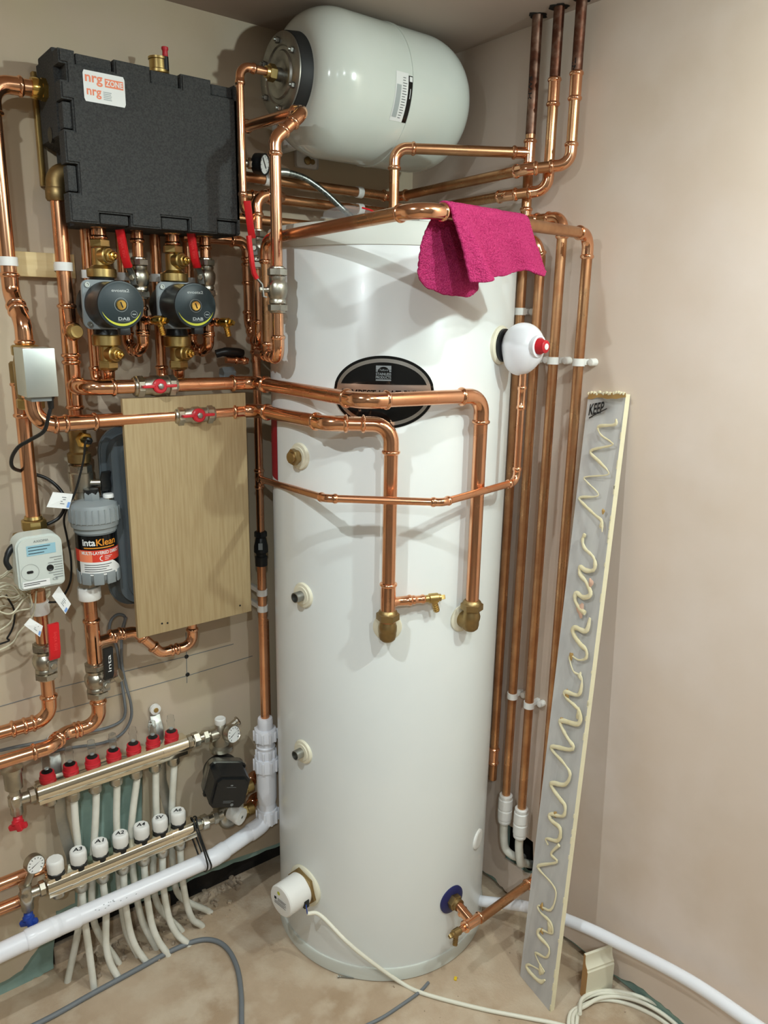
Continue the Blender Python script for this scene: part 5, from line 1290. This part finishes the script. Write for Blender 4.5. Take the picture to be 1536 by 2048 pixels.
# copper tails at the far left
for lab, py in (('upper of two copper pipes along the wall behind the lower manifold gauge', 1763), ('lower of two copper pipes along the wall behind the lower manifold gauge', 1812)):
    p = A(15, py, .06); copper(lab, [(-1.45, -.06, p.z), (xx(100 if py < 1800 else 62, py-40, .06), -.06, p.z)], r28)

# ================================================================== white waste pipe
wy = -.122; wz = .228
t = thing('waste_pipe', 'thick white waste pipe dropping from the tundish pipe and running left before the manifold pipes', 'pipe', (PXx, PXy, wz))
zq = lambda py: zz(517, py, .095); b = V((PXx, PXy, 0))
MB().lathe(b, Z, [(zq(1463), .0190), (zq(1461), .0200), (zq(1446), .0200), (zq(1442), .0185), (zq(1441), .014)], seg=30).build('reducer_nut', 'pvc', t)
def ribbed(z0, z1, r, nm, n=10):
    mb = MB().lathe(b, Z, [(z0, r*.94), (z0+.001, r), (z1-.004, r), (z1-.001, r*.95), (z1, r*.85)], seg=36)
    for k in range(n):
        a = k*2*math.pi/n+.2; d = V((math.cos(a), math.sin(a), 0)); mb.box(b+d*(r+.001)+Z*(z0+z1-.004)/2, (.005, .006, (z1-z0)*.85), X=d, Y=Z.cross(d), bev=.001)
    mb.build(nm, 'pvc', t)
ribbed(zq(1486), zq(1463), .0290, 'compression_nut'); ribbed(zq(1520), zq(1502), .0245, 'compression_nut'); ribbed(zq(1546), zq(1520), .0310, 'compression_nut'); ribbed(zq(1652), zq(1624), .0275, 'compression_nut')
MB().lathe(b, Z, [(zq(1503), .0235), (zq(1498), .0255), (zq(1496), .0225), (zq(1484), .0220)], seg=32).build('neck', 'pvc', t)
MB().lathe(b, Z, [(zq(1632), .0215), (zq(1618), .0215), (zq(1602), .0262), (zq(1540), .0268)], seg=36).build('trap_body', 'pvc', t)
nd = [V((PXx, PXy, zq(1640))), V((PXx, PXy, wz+.010)), V((-.700, wy, wz-.002)), V((-1.072, wy, wz)), V((-1.115, wy-.012, wz+.010)), V((-1.75, wy-.012, wz-.012))]
rw = .0205
st = nd[0]
for i in range(1, 6):
    p = nd[i]; d1 = (p-nd[i-1]).normalized()
    if i < 5:
        d2 = (nd[i+1]-p).normalized(); arc, tl = arc_nodes(p, d1, d2, .036, 8); en = arc[0]
    else: en = p
    MB().sweep([st, en], rw, seg=30).build('pipe', 'pvc', t)
    if i < 5:
        so = .030; ph = [arc[0]-d1*so]+[arc[0]-d1*(so-.004)]+[arc[0]]+arc[1:-1]+[arc[-1]]+[arc[-1]+d2*(so-.004)]+[arc[-1]+d2*so]
        MB().sweep(ph, [rw*1.04, rw*1.13]+[rw*1.11]*(len(ph)-4)+[rw*1.13, rw*1.04], seg=30).build('elbow', 'pvc', t)
        st = arc[-1]
mb = MB(); mb.use('grey_ink'); e = A(232, 1800, -wy+rw); 
f = lambda u, v: V((e.x+u, wy-rw*1.012*math.cos(v/rw+.5), wz+rw*1.012*math.sin(v/rw+.5)))
for k in range(14): 
    u0 = random.uniform(-.05, .05); v0 = random.uniform(-.006, .008); patch(mb, f, u0, u0+.003, v0+.0012, v0, 1)
mb.build('scuff_mark', None, t)
# cable tie round lower bar and waste pipe
tx_ = xx(388, 1652, .10)
for k, dx in enumerate((0., .010)):
    pts = [V((tx_+dx, LY+.024, lz_-.01)), V((tx_+dx, LY-.002, lz_+.026)), V((tx_+dx*.5, LY-.026, lz_+.006)), V((tx_+.006+dx*.5, wy-.024, wz+.035)), V((tx_+.010+dx, wy-.026, wz-.002)), V((tx_+.010+dx, wy-.002, wz-.026)), V((tx_+.008+dx, wy+.024, wz+.006))]
    tag(MB().sweep(smooth(pts, 6, closed=True), .0021, seg=8, closed=True).build('cable_tie', 'black'), '%s black cable tie slinging the white waste pipe from the lower manifold bar' % ('left', 'right')[k], 'cable tie')

# ================================================================== things on the floor
pipe_thing('cable', 'thick grey cable arching over the floor in the left foreground', 'cable', [F(*p, .006) for p in [(470, 2420), (484, 2160), (483, 2040), (482, 1985), (474, 1935), (455, 1898), (428, 1881), (392, 1882), (340, 1903), (270, 1941), (180, 1990), (100, 2035), (-120, 2150), (-300, 2330)]], .0062, 'grey_cable')
pipe_thing('cable', 'short grey cable end lying on the floor in front of the cylinder', 'cable', [F(*p, .004) for p in [(857, 1965), (838, 1985), (800, 2012), (765, 2035), (700, 2072), (640, 2150)]], .0038, 'grey_cable')
p0, p1 = F(676, 1953, .003), F(716, 1957, .003); d = (p1-p0).normalized()
t = thing('screw', 'steel screw lying against the foot of the cylinder', 'screw', p0)
MB().lathe(p0, d, [(0, .0042), (.0015, .0040), (.004, .0020)]+[x for k in range(12) for x in ((.006+k*.0028, .0022), (.0074+k*.0028, .0015))]+[(.042, .0004)], seg=12).build('shank', 'steel', t)
mb = MB(); q = F(911, 1957, .002); mb.box(q, (.010, .007, .004), X=V((.8, .6, 0)), Y=V((-.6, .8, 0)), bev=.001)
tag(mb.build('yellow_scrap', 'yellow'), 'small yellow scrap on the floor in front of the cylinder', 'scrap')
# coil of white flex
cc = V((.0-.115, -.985, 0)); pts = []
for i in range(4*16+1):
    a = math.radians(115)+i*2*math.pi/16; R_ = .118+.012*math.sin(i*.37)+.010*(i//16 % 2)
    pts.append(cc+V((R_*1.0*math.cos(a), R_*1.25*math.sin(a), .006+.004*(i//16)+.003*math.sin(i*.9))))
pipe_thing('flex_coil', 'coil of cream flex on the floor at the right, in front of the skirting offcut', 'cable', pts, .0047, 'white_cable', n=4, seg=10)
# skirting offcut
a = F(1170, 2001); b2 = F(1223, 1981); d = (b2-a).normalized(); n = V((d.y, -d.x, 0)); 
if n.dot(CAM-a) < 0: n = -n
wid = (b2-a).length; hz_ = .118
pr = [(0, 0), (0, .078), (.0025, .081), (.0025, .086), (.006, .089), (.0105, .096), (.0120, .103), (.0125, .110), (.0125, .118), (.019, .118), (.019, 0)]
t = thing('skirting_offcut', 'short offcut of cream moulded skirting standing on the floor by the right wall', 'skirting offcut', a)
mb = MB(); mb.prism([(-x, y) for x, y in pr], a, n, Z, d, wid, bev=0)
mb.build('moulding', 'cream', t)
MB().prism([(-x, y) for x, y in pr], a-d*.0006, n, Z, d, .0005).build('sawn_end', 'mdf', t)

# plasterboard strip marked KEEP
TLs, TRs, BLs, BRs = B(1177, 785, .0135), B(1252, 788, .0135), F(1040, 1951), F(1100, 2024)
nS = (TLs-BLs).cross(BRs-BLs).normalized()
if nS.dot(CAM-BLs) < 0: nS = -nS
t = thing('plasterboard_strip', 'tall narrow plasterboard strip marked KEEP leaning on the right wall', 'board', (BLs+BRs)/2)
P = [BLs, BRs, TRs, TLs]; Q = [p-nS*.0125 for p in P]
mb = MB(); mb.use('board_paper'); mb.add(P, [(0, 1, 2, 3)]); mb.add(Q, [(3, 2, 1, 0)])
mb.use('board_core'); mb.add(P+Q, [(0, 4, 5, 1), (1, 5, 6, 2), (2, 6, 7, 3), (3, 7, 4, 0)])
mb.build('board', None, t, smooth=False)
fS = lambda px, py, o=0.: PL(px, py, BLs+nS*o, nS)
# torn edges
mb = MB(); mb.use('adhesive_tan')
up_ = [(1178+k*9.2, 786+random.uniform(-1, 2)) for k in range(9)]
lo_ = [(1175+k*9.6, 796+random.uniform(-2, 3)) for k in range(9)]
vs = []
for (a_, b_) in zip(up_, lo_): vs += [fS(*a_, .0006), fS(*b_, .0006)]
mb.add(vs, [(2*k, 2*k+2, 2*k+3, 2*k+1) for k in range(8)])
mb.build('torn_edge', None, t)
mb = MB(); mb.use('board_core')
for k in range(14):
    px = 1178+k*5.4+random.uniform(-2, 2); mb.lathe(fS(px, 785+random.uniform(-1, 3), 0), nS, [(-.004, .003), (.001, .0035), (.0025, .001)], seg=7)
for k in range(26):
    tt = random.random(); e = BRs.lerp(TRs, tt); mb.box(e+nS*.0002, (.003, random.uniform(.006, .02), .0016), X=(BRs-BLs).normalized(), Y=(TRs-BRs).normalized())
mb.build('crumbs', None, t)['kind'] = 'stuff'
S_ = [[(1232, 838), (1230, 849), (1200, 852), (1196, 858), (1203, 871), (1222, 884), (1222, 891), (1181, 902), (1199, 924), (1215, 941), (1213, 950), (1171, 954), (1173, 963), (1195, 985), (1192, 993), (1160, 995), (1165, 1006), (1190, 1030), (1203, 1042), (1204, 1064)],
      [(1170, 1068), (1165, 1080), (1169, 1096), (1185, 1112), (1190, 1126), (1187, 1140), (1172, 1141), (1160, 1134), (1160, 1148), (1172, 1164), (1181, 1188), (1167, 1195), (1153, 1186), (1150, 1200), (1160, 1218), (1170, 1226)],
      [(1180, 1236), (1172, 1262), (1150, 1255), (1146, 1266), (1160, 1288), (1172, 1300), (1172, 1316), (1157, 1320), (1142, 1311), (1139, 1318), (1147, 1343), (1162, 1352), (1163, 1372), (1156, 1390), (1131, 1384), (1133, 1396), (1150, 1412), (1160, 1426), (1156, 1448), (1124, 1441), (1121, 1449), (1135, 1476), (1147, 1494), (1137, 1499), (1107, 1493), (1104, 1500), (1127, 1526), (1140, 1548), (1130, 1569), (1105, 1566), (1104, 1575), (1121, 1599), (1130, 1612), (1126, 1632), (1101, 1628), (1102, 1640), (1120, 1657), (1116, 1681), (1092, 1677), (1096, 1690)],
      [(1118, 1690), (1102, 1708), (1114, 1724), (1078, 1731), (1080, 1741), (1104, 1768), (1112, 1789), (1101, 1820), (1077, 1811), (1080, 1824), (1101, 1845), (1104, 1867), (1080, 1859), (1077, 1871), (1098, 1896), (1092, 1915), (1071, 1906), (1079, 1928), (1088, 1944), (1058, 1929), (1055, 1938), (1078, 1962), (1090, 1960)]]
mb = MB(); mb.use('adhesive'); random.seed(5)
for q_ in S_:
    pts = smooth([fS(px, py, .001) for px, py in q_], 5); rs = []
    wv = .0030
    for k in range(len(pts)):
        wv += random.uniform(-.0010, .0010); wv = min(max(wv, .0018), .0050); rs.append(wv*.75 if q_ is S_[0] else wv*1.15)
    sec2 = [(math.cos(a)*.6, math.sin(a)) for a in [k*math.pi/5 for k in range(10)]]
    mb.sweep(pts, rs, sec=sec2, upv=nS)
mb.build('adhesive_bead', None, t)
def blob(px, py, r, m_, sy=1.5):
    mb = MB(); mb.use(m_); o_ = fS(px, py, .0); ex = (BRs-BLs).normalized(); ey = (TLs-BLs).normalized(); vs = [o_+nS*.0035]; n = 14
    for rr_, h_ in ((.6, .0030), (1., .0004)):
        for k in range(n):
            a = 2*math.pi*k/n; w_ = r*rr_*(1+.25*math.sin(a*3+px)); vs.append(o_+ex*w_*math.cos(a)+ey*w_*sy*math.sin(a)+nS*h_)
    fs = [(0, 1+k, 1+(k+1) % n) for k in range(n)]+[(1+k, 1+n+k, 1+n+(k+1) % n, 1+(k+1) % n) for k in range(n)]
    mb.add(vs, fs).build('residue_patch', None, t)
for q_ in ((1182, 1166, .007, 'adhesive_pink'), (1161, 1220, .011, 'adhesive_pink'), (1158, 1428, .009, 'adhesive'), (1160, 1352, .006, 'adhesive'), (1203, 1050, .006, 'adhesive'), (1143, 1312, .006, 'adhesive_tan'), (1134, 1388, .007, 'adhesive_tan'), (1124, 1440, .005, 'adhesive_tan'), (1111, 1628, .005, 'adhesive_tan'), (1084, 1813, .006, 'adhesive_tan'), (1084, 1862, .005, 'adhesive_tan'), (1207, 1023, .004, 'adhesive_tan'), (1100, 1855, .010, 'adhesive'), (1082, 1940, .009, 'adhesive')): blob(*q_)
e0 = fS(1193, 816, .0008); ex = (fS(1209, 804, .0008)-fS(1179, 822, .0008)).normalized(); ex = ((BRs-BLs).normalized()*.9+(TLs-BLs).normalized()*.22).normalized(); ey = ((TLs-BLs).normalized()); ey = (ey-ex*ex.dot(ey)).normalized()
mb = MB(); text(mb, 'KEEP', .044, .024, flat(e0-ey*.001, ex, ey), bold=.0004, shear=.25)
mb.ribbon([fS(1178, 836, .0008), fS(1194, 827, .0008), fS(1214, 817, .0008)], nS, .0006, .0022)
mb.build('lettering', 'ink', t)

# ================================================================== towel over the pipe
g1, g2_ = G0[2], G0[3]; gd = (g2_-g1).normalized(); nG = gd.cross(Z).normalized()
if nG.dot(CAM-g1) < 0: nG = -nG
def along(px):                                  # point of the pipe axis seen at column px
    lo, hi = 0., 1.
    for _ in range(40):
        m_ = (lo+hi)/2; q = g1.lerp(g2_, m_)-CAM; sx_ = 768+FPX*q.dot(rt)/q.dot(fw)
        if sx_ < px: lo = m_
        else: hi = m_
    return g1.lerp(g2_, lo)
def curve(cp, u):
    for (u0, a, b), (u1, c_, d_) in zip(cp, cp[1:]):
        if u <= u1: s = (u-u0)/(u1-u0); return a+(c_-a)*s, b+(d_-b)*s
    return cp[-1][1], cp[-1][2]
topc = [(0, 886, 0), (1, 1044, 0)]
fb = [(0, 938, 566), (.08, 950, 566), (.25, 978, 558), (.5, 1020, 549), (.74, 1050, 540), (.80, 1058, 549), (.9, 1072, 553), (1, 1086, 545)]
bb = [(0, 847, 540), (.06, 848, 556), (.16, 860, 576), (.28, 882, 590), (.45, 925, 596), (.6, 955, 582), (.68, 964, 562), (1, 1055, 500)]
NU, NV, NA = 56, 34, 8
random.seed(11); vs = []; rp = r22+.0045
for i in range(NU+1):
    u = i/NU; a0_ = along(886+(1044-886)*u); col = []
    bx_, by_ = curve(bb, u); fx_, fy_ = curve(fb, u)
    foldF = .010*math.sin(u*7.5+.6)+.005*math.sin(u*17)
    pb = PL(bx_, by_, a0_-nG*(rp+.016), nG); pf = PL(fx_, fy_, a0_+nG*(rp+.008), nG)
    tb = a0_-nG*rp; tf_ = a0_+nG*rp
    for j in range(NV+1):
        s = j/NV; e = 1-s; q = pb.lerp(tb, s)
        if u < .3: q = q+gd*(-.012*math.sin(math.pi*e)*(1-u/.3))
        q = q-nG*(.012*e*math.sin(u*9+1)); col.append(q)
    for k in range(1, NA): a_ = math.pi*k/NA; col.append(a0_-nG*math.cos(a_)*rp+Z*math.sin(a_)*rp)
    for j in range(NV+1):
        s = j/NV; q = tf_.lerp(pf, s)
        ridge = .016*math.exp(-((u-.10-.06*s)/.07)**2)*s**.7 - .006*math.exp(-((u-.27-.05*s)/.06)**2)*s
        q = q+nG*(foldF*s*.7+ridge)+gd*(.004*math.sin(s*5+u*4)*s)
        if u > .72 and s > .85: q = q+nG*(.010*math.sin((u-.72)/.28*math.pi)*(s-.85)/.15)
        col.append(q)
    vs.append(col)
nc = len(vs[0])
for col in vs:
    for k in range(nc): col[k] = col[k]+V((random.uniform(-1, 1), random.uniform(-1, 1), random.uniform(-1, 1)))*.0011
mb = MB().add([p for col in vs for p in col], [(i*nc+k, (i+1)*nc+k, (i+1)*nc+k+1, i*nc+k+1) for i in range(NU) for k in range(nc-1)])
tw = mb.build('towel', 'towel', ang=80)
tag(tw, 'magenta towelling cloth draped over the copper pipe in front of the cylinder lid', 'towel')
md = tw.modifiers.new('thick', 'SOLIDIFY'); md.thickness = .005; md.offset = 0
md = tw.modifiers.new('smooth', 'SUBSURF'); md.levels = 1; md.render_levels = 1
